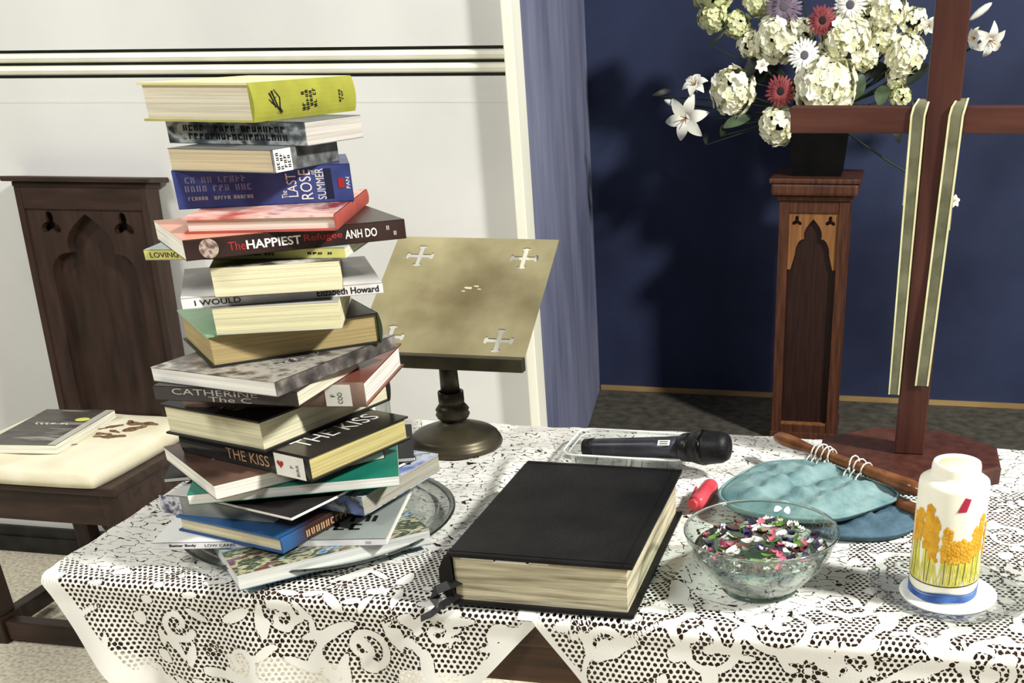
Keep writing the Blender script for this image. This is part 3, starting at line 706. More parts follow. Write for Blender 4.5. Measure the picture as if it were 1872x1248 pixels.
m = MB(); marks(m, .07, .05, 40, face(w, d, t, 'T', .07, .02), 9, .012); m.build('cover_marks', M_grey, b)
# 7 yellow thin
b, w, d, t = B('7', 'thin paperback with pale yellow spine reading LOVING, below the dark brown paperback', spine='F', hard=False, cover=rgb(190, 206, 198), spine_c=rgb(222, 218, 128), page=rgb(236, 228, 200))
text('LOVING', .030, t * .5, M_ink, b, face(w, d, t, 'F', -.086, 0), 'spine_lettering'); m = MB(); marks(m, .05, t * .4, 24, face(w, d, t, 'F', .01, 0), 10, .004); marks(m, .03, t * .3, 10, face(w, d, t, 'F', .08, 0), 11, .006); m.build('spine_small_print', M_ink, b)
# 8
b, w, d, t = B('8', 'thick paperback with cream page edges facing out, resting on the white-spined book', spine='B', hard=False, cover=rgb(70, 68, 64), page=rgb(236, 228, 190), top=print_mat('black_white_print', [rgb(30, 29, 28), rgb(70, 66, 62), rgb(220, 216, 206)], 26))
# 9 white spine
b, w, d, t = B('9', 'white-spined paperback reading I WOULD and Howard', spine='F', hard=False, cover=rgb(228, 226, 222), page=WH, spine_c=rgb(232, 230, 228), top=grad_mat('white_to_dark_photo', rgb(232, 230, 226), rgb(74, 68, 64), 1, -.075, -.02))
text('I WOULD', .046, t * .5, M_ink, b, face(w, d, t, 'F', -.068, 0), 'spine_lettering', bold=.01); text('Elizabeth Howard', .066, t * .62, M_ink, b, face(w, d, t, 'F', .066, 0), 'spine_lettering', bold=.02)
# 10
b, w, d, t = B('10', 'thick paperback with pale cream page edges, between the white-spined book and the tan book', spine='B', hard=False, cover=rgb(186, 184, 178), page=rgb(226, 220, 178))
# 11 tan pages, green and black jacket
b, w, d, t = B('11', 'large hardback with brownish tan pages and a green and black jacket', spine='R', cover=rgb(34, 36, 32), page=rgb(176, 156, 108), spine_c=rgb(44, 62, 44), top=grad_mat('green_to_black_jacket', rgb(126, 168, 128), rgb(20, 22, 20), 0, -.09, -.01, amt=.3, scale=60))
# 12
b, w, d, t = B('12', 'paperback with bright white page edges and dark textured cover, under the tan-paged hardback', spine='R', hard=False, cover=rgb(80, 76, 72), page=rgb(248, 246, 238), top=print_mat('dark_stone_print', [rgb(52, 49, 46), rgb(98, 92, 86), rgb(170, 164, 154), rgb(60, 56, 54)], 30), smat=print_mat('dark_spine_print', [rgb(52, 49, 46), rgb(92, 86, 82), rgb(150, 144, 136)], 50))
m = MB(); marks(m, .10, .016, 40, face(w, d, t, 'T', .045, -.02) @ R90, 12, .012); m.build('cover_marks', M_grey, b)
# 14
b, w, d, t = B('14', 'charcoal paperback with CATHERINE in pale letters, jutting out above the brown library book', spine='F', hard=False, cover=rgb(70, 66, 64), page=rgb(226, 218, 194))
text('CATHERINE', .10, t * .42, M_grey, b, face(w, d, t, 'F', -.012, t * .18), 'spine_lettering'); text('The C', .05, t * .36, M_grey, b, face(w, d, t, 'F', .005, -t * .27), 'spine_lettering')
# 13
M_brown = mottled('red_brown_jacket', rgb(98, 52, 42), rgb(128, 74, 60), scale=14, rough=.25)
b, w, d, t = B('13', 'red-brown hardback with a white library label at the end of its spine', spine='F', cover=rgb(116, 64, 54), page=rgb(240, 236, 224), cmat=M_brown, smat=mottled('grey_brown_spine', rgb(112, 86, 76), rgb(150, 124, 112), scale=16, rough=.25))
bl = b['_b']; patch(b, face(w, d, t, 'F', .076, 0, bl), .030, t * .86, M_label, 'library_label'); F_ = face(w, d, t, 'F', .076, 0, bl) @ Matrix.Translation((0, 0, .0003)) @ R90
text('F', .003, .005, M_ink, b, F_ @ Matrix.Translation((0, .006, 0)), 'label_lettering'); text('COO', .013, .0055, M_ink, b, F_ @ Matrix.Translation((-.003, -.002, 0)), 'label_lettering')
m = MB()
for k in range(12):
    a = .3 + k * .4; r_ = .022; m.add([face(w, d, t, 'T', .06, -.045) @ Vector((q * math.cos(aa) * 1.3, q * math.sin(aa), .0002)) for q, aa in ((r_, a), (r_ + .003, a), (r_ + .003, a + .42), (r_, a + .42))], [(0, 1, 2, 3)])
marks(m, .03, .06, 16, face(w, d, t, 'T', .065, .02), 14, .016); m.build('cover_lettering', M_tan, b)
# 15
b, w, d, t = B('15', 'very thick black hardback with wide cream page edges, above the black book titled THE KISS', spine='B', cover=rgb(34, 32, 32), page=rgb(228, 222, 186))
m = MB(); marks(m, .10, .03, 30, face(w, d, t, 'T', -.01, -.08), 15, .012); m.build('cover_lettering', M_grey, b)
# 17
M_kis = mottled('glossy_black_jacket', rgb(26, 25, 24), rgb(48, 45, 42), scale=14, rough=.2)
b, w, d, t = B('17', 'black hardback titled THE KISS with a heart on its library label', spine='F', cover=rgb(36, 34, 32), page=rgb(206, 192, 128), cmat=M_kis, smat=M_kis)
bl = b['_b']
text('THE KISS', .125, .026, M_wht, b, face(w, d, t, 'T', .066, .002) @ R90, 'cover_lettering'); text('THE KISS', .07, t * .45, M_tan, b, face(w, d, t, 'F', .01, 0, bl), 'spine_lettering')
patch(b, face(w, d, t, 'F', .078, 0, bl), .046, t * .9, M_label, 'library_label')
hp = []
for k in range(24):
    a = 2 * math.pi * k / 24; hp.append((.0052 * (16 * math.sin(a) ** 3) / 16, .0052 * (13 * math.cos(a) - 5 * math.cos(2 * a) - 2 * math.cos(3 * a) - math.cos(4 * a)) / 16))
F_ = face(w, d, t, 'F', .0635, .001, bl) @ Matrix.Translation((0, 0, .0003)); MB().add([F_ @ Vector((*p, 0)) for p in hp], [tuple(reversed(range(24)))]).build('heart_sticker', M_red, b)
F_ = face(w, d, t, 'F', .087, 0, bl) @ Matrix.Translation((0, 0, .0003)) @ R90
text('F', .003, .005, M_ink, b, F_ @ Matrix.Translation((0, .006, 0)), 'label_lettering'); text('BIRR', .014, .0045, M_ink, b, F_ @ Matrix.Translation((-.003, -.003, 0)), 'label_lettering')
# 16
b, w, d, t = B('16', 'brown-covered paperback with white page edges, under the black book titled THE KISS', spine='B', hard=False, cover=rgb(84, 62, 52), page=rgb(238, 236, 222), top=mottled('brown_photo_cover', rgb(60, 42, 36), rgb(104, 80, 68), scale=16, rough=.35))
m = MB(); marks(m, .06, .012, 18, face(w, d, t, 'T', -.01, -.07), 16, .009); m.build('cover_lettering', M_wht, b)
# 19
b, w, d, t = B('19', 'thin black-covered book, wide and flat, above the teal book', spine='B', hard=False, cover=rgb(28, 28, 30), page=rgb(206, 204, 196))
# 18
b, w, d, t = B('18', 'teal-covered hardback with white page edges, between the thin black book and the photo-spined book', spine='B', cover=rgb(28, 124, 102), page=rgb(238, 238, 230), hard=False)
# 21
b, w, d, t = B('21', 'slim black book with bright page edges, jutting out beside the blue-and-white paperback', spine='B', hard=False, cover=rgb(36, 32, 31), page=rgb(246, 245, 240))
# 20
b, w, d, t = B('20', 'grey-spined paperback with a small portrait photo at its end', spine='F', hard=False, cover=rgb(222, 222, 218), page=WH, smat=mottled('grey_spine_print', rgb(132, 134, 128), rgb(170, 170, 162), scale=20, rough=.4))
patch(b, face(w, d, t, 'F', -.066, 0), .028, t * .96, print_mat('portrait_print_b', [rgb(40, 40, 44), rgb(130, 132, 150), rgb(212, 212, 220), rgb(84, 84, 92)], 110), 'portrait_photo')
# 22
pm = print_mat('blue_white_print', [rgb(92, 108, 168), rgb(150, 166, 210), rgb(206, 212, 224), rgb(70, 88, 84), rgb(120, 136, 190)], 32)
b, w, d, t = B('22', 'blue-and-white paperback with grey page edges, lying beside the photo-spined paperback', spine='F', hard=False, cover=rgb(130, 146, 190), page=rgb(176, 172, 156), smat=pm, cmat=pm)
# 23
b, w, d, t = B('23', 'blue paperback shading into dark brown, cream page edges, on the white cookbook', spine='R', hard=True, cover=rgb(40, 84, 136), smat=grad_mat('blue_to_brown_spine', rgb(44, 92, 144), rgb(54, 34, 30), 1, -.092, -.06, amt=.2), page=rgb(228, 216, 180), top=grad_mat('blue_to_brown_jacket', rgb(44, 92, 144), rgb(54, 32, 28), 1, -.088, -.045, amt=.2))
m = MB(); marks(m, .11, t * .6, 26, face(w, d, t, 'R', -.01, 0, b['_b'] + .0002), 23, .009, 1); m.build('spine_lettering', M_tan, b)
# 24
b, w, d, t = B('24', 'wide white cookbook with LOW CARBS on its slim spine', spine='F', hard=False, cover=rgb(234, 234, 232), page=WH, spine_c=rgb(236, 236, 236), top=grad_mat('white_to_grey_green_photo', rgb(236, 236, 232), rgb(150, 158, 152), 0, -.06, .06, amt=.2))
text('Better Body', .032, t * .5, M_ink, b, face(w, d, t, 'F', -.102, 0), 'spine_lettering', bold=.03); text('LOW CARBS', .036, t * .42, M_ink, b, face(w, d, t, 'F', -.058, 0), 'spine_lettering'); patch(b, face(w, d, t, 'F', .118, 0), .006, t * .4, M_grey, 'publisher_mark')
m = MB(); marks(m, .075, .05, 24, face(w, d, t, 'T', .085, -.055), 24, .02, 2); m.build('cover_lettering', M_ink, b)
# 25
pm = print_mat('bright_food_print', [rgb(60, 106, 164), rgb(156, 182, 200), rgb(74, 92, 56), rgb(44, 47, 40), rgb(186, 184, 150), rgb(60, 66, 50), rgb(130, 60, 56), rgb(70, 110, 160)], 48, stretch=(.6, 1.3, 1))
b, w, d, t = B('25', 'colourful glossy magazine at the bottom of the stack, lying on the glass plate', spine='B', hard=False, cover=rgb(90, 120, 140), page=rgb(214, 216, 210), top=pm)

# book on the chair cushion
pc = print_mat('grey_landscape_print', [rgb(44, 42, 38), rgb(84, 80, 72), rgb(60, 56, 50), rgb(150, 146, 138)], 16, stretch=(.5, 2.5, 1))
b = book('dark-covered book with a small yellow sticker, lying on the cream cushion', (-1.985, 2.245, sz + .0425), .12, .18, .27, .022, 'L', False, rgb(74, 70, 64), page=rgb(244, 242, 226), top=pc, group='single books away from the stack')
w, d, t = .18, .27, .022
MB().lathe([(0, 0), (.014, .0001)], n=20).build('yellow_sticker', plain('yellow_sticker_paper', rgb(226, 224, 110), .5), b, face(w, d, t, 'T', .05, .055) @ Matrix.Diagonal((1.3, 1, 1, 1)))
m = MB(); marks(m, .11, .018, 40, face(w, d, t, 'T', -.01, .02), 31, .014); m.build('cover_lettering', M_wht, b)
patch(b, face(w, d, t, 'T', .079, 0), .02, .266, mottled('grey_cover_strip', rgb(176, 172, 160), rgb(196, 192, 180), scale=12, rough=.5), 'spine_strip')

# ================================================================== BIBLE
M_lea = mottled('black_leather', rgb(13, 13, 13), rgb(27, 26, 25), scale=14, rough=.5, bump=.2, bscale=260, spec=.15)
w, d, t = .208, .296, .063
bb = empty('bible', (-.3455, 1.166, Z0), 0, 'thick black leather-bound bible with worn cream pages on the lace cloth', 'book', 'single books away from the stack')
bc = .0045
pb = MB().box(-w / 2 + .004, w / 2 - .008, -d / 2 + .006, d / 2 - .006, bc, t - bc).build('page_block', mottled('worn_page_edges', rgb(118, 108, 84), rgb(206, 198, 168), scale=3.2, rough=.8, stretch=(2.5, 2.5, 46), lo=.3, hi=.6, bump=.4, bscale=9, detail=9), bb)
MB().box(-w / 2, w / 2, -d / 2, d / 2, 0, bc, .0012).build('back_cover', M_lea, bb)
tc_ = MB().box(-w / 2, w / 2, -d / 2, d / 2, t - bc, t, .0015).build('front_cover', M_lea, bb)
for (a, b_, c, e) in ((-w / 2 + .001, w / 2 - .001, -d / 2 + .007, -d / 2 + .0085), (-w / 2 + .001, w / 2 - .001, d / 2 - .0085, d / 2 - .007), (w / 2 - .012, w / 2 - .0105, -d / 2, d / 2)):
    MB().box(a, b_, c, e, t - .0002, t + .0006).build('tooled_line', M_lea, tc_)
pr = [(0.003, bc), (-.004, bc), (-.011, t * .3), (-.012, t * .5), (-.011, t * .7), (-.004, t - bc), (0.003, t - bc)]
n = len(pr); vs = [(-w / 2 + x, y, z) for y in (-d / 2, d / 2) for x, z in pr]
MB().add(vs, [(k, (k + 1) % n, (k + 1) % n + n, k + n) for k in range(n)] + [tuple(reversed(range(n))), tuple(range(n, 2 * n))]).build('spine', M_lea, bb)
m = MB()
for k, (x0, x1) in enumerate(((-.09, -.05), (-.052, -.012), (-.015, .01))): m.box(x0, x1, -d / 2 + .004, -d / 2 + .0061, t - bc - .003 - .0012 * (k % 2), t - bc)
m.build('torn_endpaper', plain('white_endpaper', rgb(244, 242, 232), .7), bb)
m = MB()
def strip(mb, pts, wd):
    pts = [Vector(p) for p in pts]; vs = []
    for i, p in enumerate(pts):
        dr = (pts[min(i + 1, len(pts) - 1)] - pts[max(i - 1, 0)]).normalized(); sd = dr.cross(Vector((.25, -.4, 1))).normalized() * wd / 2; vs += [p - sd, p + sd]
    k = len(vs); fs = [(2 * i, 2 * i + 1, 2 * i + 3, 2 * i + 2) for i in range(len(pts) - 1)]
    up = Vector((0, 0, .0006)); vs2 = [v + up for v in vs]
    mb.add(vs + vs2, [tuple(reversed(f)) for f in fs] + [tuple(q + k for q in f) for f in fs] + [(2 * i, 2 * i + 2, 2 * i + 2 + k, 2 * i + k) for i in range(len(pts) - 1)] + [(2 * i + 3, 2 * i + 1, 2 * i + 1 + k, 2 * i + 3 + k) for i in range(len(pts) - 1)])
strip(m, [(-w / 2 + .01, -d / 2 + .012, .026), (-w / 2 - .0, -d / 2 - .004, .026), (-w / 2 - .014, -d / 2 - .006, .02), (-w / 2 - .017, -d / 2 - .007, .01), (-w / 2 - .01, -d / 2 - .009, .002)], .012)
strip(m, [(-w / 2 + .01, -d / 2 + .012, .010), (-w / 2 - .0, -d / 2 - .006, .008), (-w / 2 - .008, -d / 2 - .012, .004), (-w / 2 - .02, -d / 2 - .0155, -.006), (-w / 2 - .032, -d / 2 - .0175, -.012)], .009)
m.build('ribbon_marker', plain('black_ribbon', rgb(14, 14, 14), .5), bb)

# ================================================================== GLASS PLATE UNDER THE BOOKS, TUMBLER
M_gl = thin_glass('clear_glass', (.93, .96, .94), .9)
M_gldk = thin_glass('grey_tinted_glass', (.86, .88, .87), .9)
pl = empty('glass_platter', (-.700, 1.205, T + .0055), 0, 'round clear glass platter under the stack of books', 'plate')
MB().lathe([(.0, .0), (.11, .0), (.135, .002), (.166, .0115), (.166, .0135), (.134, .0045), (.108, .003), (0, .003)], n=72).build('plate_dish', M_gldk, pl)
MB().lathe([(.1655, .0115), (.1722, .0128), (.1735, .0148), (.1715, .0162), (.1655, .0136), (.1655, .0115)], n=72, cap=False).build('plate_rim', real_glass('rim_refraction_tint', (.16, .18, .17), .05), pl)  # clear glass rim; its dark refracted outline is put into the tint
tu = empty('glass_tumbler', (-.7315, 1.432, T + .0052), 0, 'plain glass tumbler half hidden behind the stack of books', 'glass')
MB().lathe([(0, 0), (.033, 0), (.034, .004), (.0375, .135), (.0365, .137), (.0355, .135), (.032, .012), (0, .011)], n=48).build('tumbler_body', thin_glass('tumbler_glass', (.93, .94, .93), .9), tu)

# ================================================================== BRASS BOOK STAND
M_brass = mottled('aged_brass', rgb(124, 112, 78), rgb(196, 186, 144), scale=7, rough=.42, lo=.3, hi=.7, detail=8, metal=.35, bump=.2, bscale=30)
M_bronze = mottled('dark_bronze', rgb(46, 42, 32), rgb(84, 78, 60), scale=12, rough=.4, metal=.5)
ls = empty('book_stand', (-.6384, 1.531, T + .0055), 0, 'brass book stand with pierced crosses in its sloping desk', 'book stand')
MB().lathe([(0, 0), (.071, 0), (.0725, .004), (.070, .010), (.066, .012), (.0665, .016), (.060, .021), (.048, .026), (.030, .032), (.021, .037), (.019, .041)], n=64).build('base', M_bronze, ls)
MB().lathe([(.019, .041), (.0235, .044), (.026, .049), (.0235, .054), (.0255, .057), (.022, .062), (.0185, .066), (.0195, .069), (.0195, .084), (.017, .0845), (.0165, .081)], n=40).build('collar', M_bronze, ls)
MB().lathe([(.0145, .08), (.0125, .155)], n=28).build('stem', M_bronze, ls)
tilt = math.radians(58.2); wB, hB = .264, .249
yb, zb_ = 1.4956 - 1.531, .1517 - .0055
Mdesk = frame((0, yb, zb_), (1, 0, 0), (0, math.sin(tilt), math.cos(tilt)))
def pcross(cx, cy, r):
    a = r * .17; k = r * .34; arm = [(a, a), (r - k * .7, a), (r - k * .5, k), (r, k * .8), (r * 1.06, 0), (r, -k * .8), (r - k * .5, -k), (r - k * .7, -a)]
    pts = []
    for q in range(4):
        c, s_ = math.cos(-q * math.pi / 2), math.sin(-q * math.pi / 2)
        pts += [(cx + x * c - y * s_, cy + x * s_ + y * c) for x, y in arm]
    return pts
holes = [pcross(sx * .085, sy, .022) for sx in (-1, 1) for sy in (.036, .207)]
MB().prism([(-wB / 2, 0), (wB / 2, 0), (wB / 2, hB), (-wB / 2, hB)], holes, .002, Mdesk).build('desk_plate', M_brass, ls)
MB().box(-wB / 2 - .001, wB / 2 + .001, -.004, .012, -.012, .0075, .0015).build('book_ledge', M_bronze, ls, Matrix.Translation((0, yb - .008, zb_ - .004)))
MB().tube([(0, 0, .150), (0, .018, .158), (0, .04, .168)], .011, 12).build('desk_bracket', M_bronze, ls)
MB().prism([(-.02, .02), (.02, .02), (.02, .15), (-.02, .15)], (), .004, Mdesk @ Matrix.Translation((0, 0, -.0022))).build('back_strap', M_bronze, ls)
sp = MB(); F_ = Mdesk @ Matrix.Translation((.012, .14, .0003))
for (x, y, r_) in ((0, 0, .006), (.012, .004, .004), (-.006, -.007, .003), (.018, -.002, .003)): sp.add([F_ @ Vector((x + r_ * (1 + .3 * math.sin(k * 2.1)) * math.cos(k * .785), y + r_ * .5 * (1 + .3 * math.cos(k * 1.7)) * math.sin(k * .785), 0)) for k in range(8)], [tuple(range(8))])
sp.build('worn_patch', plain('bare_bright_brass', rgb(226, 218, 178), .4, .2), ls)

# ================================================================== CROSS + RIBBON
CX, CY = .048, 1.5435
cr = empty('standing_cross', (CX, CY, T + .0075), 0, 'tall mahogany cross on an eight-sided base, hung with a pale-edged ribbon', 'cross')
def octa(r, z0, z1, b, y0=0): 
    p = [(r * math.cos(math.pi / 8 + k * math.pi / 4), r * math.sin(math.pi / 8 + k * math.pi / 4) * .84 + y0) for k in range(8)]
    q = [(x * (r - b) / r, (y - y0) * (r - b) / r + y0) for x, y in p]
    vs = [(x, y, z0) for x, y in p] + [(x, y, z1 - b * .6) for x, y in p] + [(x, y, z1) for x, y in q]
    return vs, [tuple(reversed(range(8))), tuple(range(16, 24))] + [(k, (k + 1) % 8, (k + 1) % 8 + 8, k + 8) for k in range(8)] + [(k + 8, (k + 1) % 8 + 8, (k + 1) % 8 + 16, k + 16) for k in range(8)]
MB().add(*octa(.136, 0, .024, .005, -.008)).build('base', M_cross, cr)
MB().box(-.0205, .0205, -.0205, .0205, .0242, .70, .002).build('post', M_cross, cr)
zb2 = .4495 - .0075
for s_ in (-1, 1): MB().box(*sorted((s_ * .0207, s_ * .187)), -.0205, .0125, zb2, zb2 + .0305, .0015).build('cross_arm', M_crossx, cr)
M_rib = mottled('olive_gauze_ribbon', rgb(92, 91, 68), rgb(124, 122, 94), scale=30, rough=.6)
M_ribe = mottled('cream_ribbon_edge', rgb(218, 214, 158), rgb(236, 232, 186), scale=40, rough=.6)
rb = empty('ribbon', (CX, CY, T), 0, 'olive ribbon with cream edges draped over the cross arm, two long tails', 'ribbon')
def tail(xt, xb, zbot, wt, wb_, back, yoff):
    pts = []
    for k in range(13): q = k / 12; pts.append((xb + (xt - xb) * q, -.0225 - yoff - .002 * math.sin(q * 9) * (1 - q), zbot + (.470 - zbot) * q, wb_ + (wt - wb_) * q))
    ztop = .482 + .0025
    pts += [(xt + .002, -.0228 - yoff, .480, wt), (xt + .006, -.019, ztop + .004 + yoff, wt * .8), (xt + .004, -.004, ztop + .002, wt), (xt + .002, .0135, ztop, wt), (xt, .0155, .47, wt), (xt, .018, back, wt)]
    for nm, f0_, f1_, mt, dz in (('ribbon_band', -.40, .40, M_rib, 0), ('ribbon_edge', -.5, -.36, M_ribe, .0004), ('ribbon_edge', .36, .5, M_ribe, .0004)):
        vs = []
        for i, (x, y, z, ww) in enumerate(pts):
            nrm = -1 if i < 14 else (0 if i < 17 else 1)
            vs += [(x + ww * f0_, y + dz * nrm, z + (dz if nrm == 0 else 0)), (x + ww * f1_, y + dz * nrm, z + (dz if nrm == 0 else 0))]
        n2 = len(vs); th = .0003
        vs2 = [(x, y + th * (1 if (i // 2) < 14 else -1 if (i // 2) > 16 else 0), z - (th if 14 <= (i // 2) <= 16 else 0)) for i, (x, y, z) in enumerate(vs)]
        fs = [(2 * i, 2 * i + 1, 2 * i + 3, 2 * i + 2) for i in range(len(pts) - 1)]
        MB().add(vs + vs2, fs + [tuple(q + n2 for q in reversed(f)) for f in fs], True).build(nm, mt, rb)
tail(.0185 - CX, .0197 - CX, .118, .0185, .0150, .36, 0)
tail(.0645 - CX, .0562 - CX, .132, .0185, .0185, .33, .0008)

# ================================================================== BOX + MICROPHONE + PEN
M_pl = thin_glass('clear_plastic', (.93, .94, .93), .95, .06)
def rrect(x0, x1, y0, y1, r, n=6):
    p = []
    for (cx, cy, a) in ((x1 - r, y1 - r, 0), (x0 + r, y1 - r, 90), (x0 + r, y0 + r, 180), (x1 - r, y0 + r, 270)):
        for k in range(n + 1): t = math.radians(a + 90 * k / n); p.append((cx + r * math.cos(t), cy + r * math.sin(t)))
    return p
def shell(rings, close=True):
    n = len(rings[0]); vs = [p for r_ in rings for p in r_]; fs = [(i * n + k, i * n + (k + 1) % n, (i + 1) * n + (k + 1) % n, (i + 1) * n + k) for i in range(len(rings) - 1) for k in range(n)]
    return vs, fs, n
bx = empty('plastic_box', (-.355, 1.511, T + .0062), 0, 'open clear plastic box holding the black microphone', 'container')
def rr(ins, z): return [(x, y, z) for x, y in rrect(-.093 + ins, .093 - ins, -.06 + ins, .06 - ins, .02)]
vs, fs, n = shell([rr(.010, 0), rr(.004, .022), rr(.0055, .022), rr(.0115, .0015)])
MB().add(vs, fs + [tuple(reversed(range(n))), tuple(range(3 * n, 4 * n))], True).build('box_body', M_pl, bx)
M_plrim = mottled('frosted_plastic_rim', rgb(214, 216, 210), rgb(238, 240, 234), scale=30, rough=.25)
vs, fs, n = shell([rr(.0022, .0215), rr(-.0003, .0215), rr(-.0006, .0228), rr(.0006, .024), rr(.0022, .0235), rr(.0022, .0215)])
MB().add(vs, fs, True).build('box_rim', M_plrim, bx)
vs, fs, n = shell([rr(.0082, .0185), rr(.0068, .0185), rr(.0068, .0196), rr(.0082, .0196), rr(.0082, .0185)])
MB().add(vs, fs, True).build('box_lip', M_plrim, bx)
mc = empty('microphone', (-.315, 1.4775, T + .0325), 0, 'black handheld microphone lying in the clear plastic box', 'microphone')
A_ = Vector((-.108, .026, -.0105)); D_ = (Vector((.067, -.018, .0150)) - A_).normalized()
def along(l): return A_ + D_ * l
M_mic = mottled('dark_grey_metal', rgb(40, 41, 48), rgb(64, 64, 72), scale=20, rough=.35, metal=.3)
M_mich = mottled('black_mesh_grille', rgb(14, 14, 14), rgb(34, 34, 36), scale=400, rough=.5, metal=.3)
MB().tube([along(l) for l in (0, .004, .03, .12, .158)], [.0105, .0128, .0135, .0150, .0165], 24).build('mic_body', M_mic, mc)
MB().tube([along(l) for l in (.0, .016)], [.0132, .0138], 24).build('tail_cap', M_mich, mc)
MB().tube([along(l) for l in (.158, .162, .172, .176)], [.0172, .020, .0208, .0205], 24).build('collar', plain('black_metal', rgb(20, 20, 20), .35, .3), mc)
MB().tube([along(l) for l in (.176, .186, .192, .196, .206, .222, .230, .234)], [.0208, .0235, .0247, .0247, .0235, .022, .018, .008], 28).build('grille', M_mich, mc)
MB().tube([along(l) for l in (.190, .193, .197, .200)], [.0236, .0254, .0254, .0238], 28).build('grille_ring', plain('black_gloss_ring', rgb(16, 16, 16), .2, .3), mc)
side = D_.cross(Vector((0, 0, 1))).normalized(); upv = side.cross(D_)
nrm_ = (side * .75 + upv * .66).normalized(); tx = D_; ty = nrm_.cross(tx)
F_ = Matrix(((tx.x, ty.x, nrm_.x, 0), (tx.y, ty.y, nrm_.y, 0), (tx.z, ty.z, nrm_.z, 0), (0, 0, 0, 1)))
F_.translation = along(.138) + nrm_ * .0165
patch(mc, F_, .019, .008, M_label, 'display'); 
for yy in (-.0016, .0016): patch(mc, F_ @ Matrix.Translation((0, yy, .0003)), .013, .0012, M_ink, 'display_line')
pn = empty('marker_pen', (-.2225, 1.354, T + .0185), 0, 'short red plastic marker lying behind the bible', 'pen')
M_redp = mottled('red_plastic', rgb(196, 62, 72), rgb(218, 84, 92), scale=20, rough=.25)
MB().tube([(-.004, -.036, .002), (-.003, -.034, .002), (.001, -.02, .001), (.006, .03, 0), (.0065, .036, 0), (.0068, .038, 0)], [.007, .0110, .0118, .0118, .0105, .006], 18).build('pen_body', M_redp, pn)
MB().tube([(-.006, -.043, .003), (-.0045, -.036, .002)], [.006, .0075], 14).build('pen_tip', M_redp, pn)
MB().box(-.0128, -.0095, -.02, .022, -.002, .004, .001).build('pen_clip', M_redp, pn)

# ================================================================== GLASS BOWL OF PETALS
bw = empty('glass_bowl', (-.1165, 1.119, T + .0075), 0, 'clear glass bowl of water with floating petals on the lace cloth', 'bowl')
M_bowl = thin_glass('greenish_cut_glass', (.91, .95, .93), 1.0, .01, wave=30)
rib = lambda a, z: 1 + .007 * math.cos(20 * a) * (1 if z < .06 else .3)
MB().lathe([(0, .0), (.040, .0), (.043, .003), (.044, .006), (.056, .016), (.071, .034), (.081, .054), (.0855, .068), (.0862, .0705), (.0845, .0715), (.0825, .070), (.0775, .054), (.067, .0345), (.052, .017), (.036, .0085), (0, .0075)], n=80, rib=rib).build('bowl_body', M_bowl, bw)
MB().lathe([(.0846, .0690), (.0862, .0688), (.0868, .0706), (.0860, .0722), (.0846, .0720), (.0838, .0705), (.0846, .0690)], n=80, cap=False).build('bowl_rim', real_glass('pale_glass_rim', (.93, .97, .95), .08), bw)
MB().lathe([(.036, 0), (.0435, 0), (.0445, .0025), (.043, .005), (.036, .004), (.036, 0)], n=60, cap=False).build('bowl_foot', real_glass('foot_glass', (.80, .88, .84), .05), bw)
M_water = real_glass('bowl_water', (.68, .80, .70), .0, 1.33, bump=.5, bscale=45)
WL = .050
MB().lathe([(0, .0079), (.0355, .0089), (.0515, .0174), (.0662, .0345), (.0745, .0475), (.0752, WL), (0, WL)], n=80, rib=lambda a, z: .996).build('water', M_water, bw)
pet_cols = [('white', rgb(238, 236, 226), 'white flower petal floating in the glass bowl'), ('pink', rgb(206, 110, 132), 'pink flower petal floating in the glass bowl'), ('purple', rgb(54, 44, 84), 'dark purple flower petal floating in the glass bowl'), ('green', rgb(98, 138, 58), 'small green leaf floating in the glass bowl'), ('brown', rgb(96, 62, 52), 'brown withered petal floating in the glass bowl')]
pet_mats = [mottled('petal_' + n_, dark(c, .75), c, scale=60, rough=.55) for n_, c, _l in pet_cols]
def petal_mesh(l, wd, cup, mat):
    vs, fs = [], []; n = 6
    for i in range(n + 1):
        t = i / n; ww = wd * math.sin(math.pi * (.06 + .86 * t)) ** .7
        for j in (-1, 0, 1): vs.append((l * (t - .5), ww * j, cup * (abs(j) + (2 * t - 1) ** 2)))
    k = len(vs); vs += [(x, y, z - .0005) for x, y, z in vs]
    for i in range(n):
        for j in range(2): a = i * 3 + j; fs.append((a, a + 3, a + 4, a + 1)); fs.append((k + a + 1, k + a + 4, k + a + 3, k + a))
    me = bpy.data.meshes.new('petal'); me.from_pydata(vs, [], fs); me.polygons.foreach_set('use_smooth', [True] * len(fs)); me.materials.append(mat); me.update(); return me
pmesh = [[petal_mesh(*a, m_) for a in ((.014, .0045, .002), (.010, .004, .0025), (.017, .004, .002))] for m_ in pet_mats]
rp = random.Random(21)
for k in range(150):
    a = rp.uniform(0, 6.283); r_ = .068 * math.sqrt(rp.random()); x, y = r_ * math.cos(a), r_ * math.sin(a)
    zone_ = math.sin(a * 2 + 1); c = rp.choices(range(5), (5, 2.2 + 2 * (zone_ > .2), 3.4, 2.6, 1.6))[0]
    o = bpy.data.objects.new('leaf' if c == 3 else 'petal', rp.choice(pmesh[c])); COL.objects.link(o)
    o.location = (bw.location.x + x, bw.location.y + y, bw.location.z + WL + .0012 + .012 * rp.random() * (1 - (r_ / .075) ** 2)); o.rotation_euler = (rp.uniform(-.5, .5), rp.uniform(-.5, .5), rp.uniform(0, 6.28))
    tag(o, pet_cols[c][2], 'leaf' if c == 3 else 'petal', 'petals and leaves floating in the glass bowl')

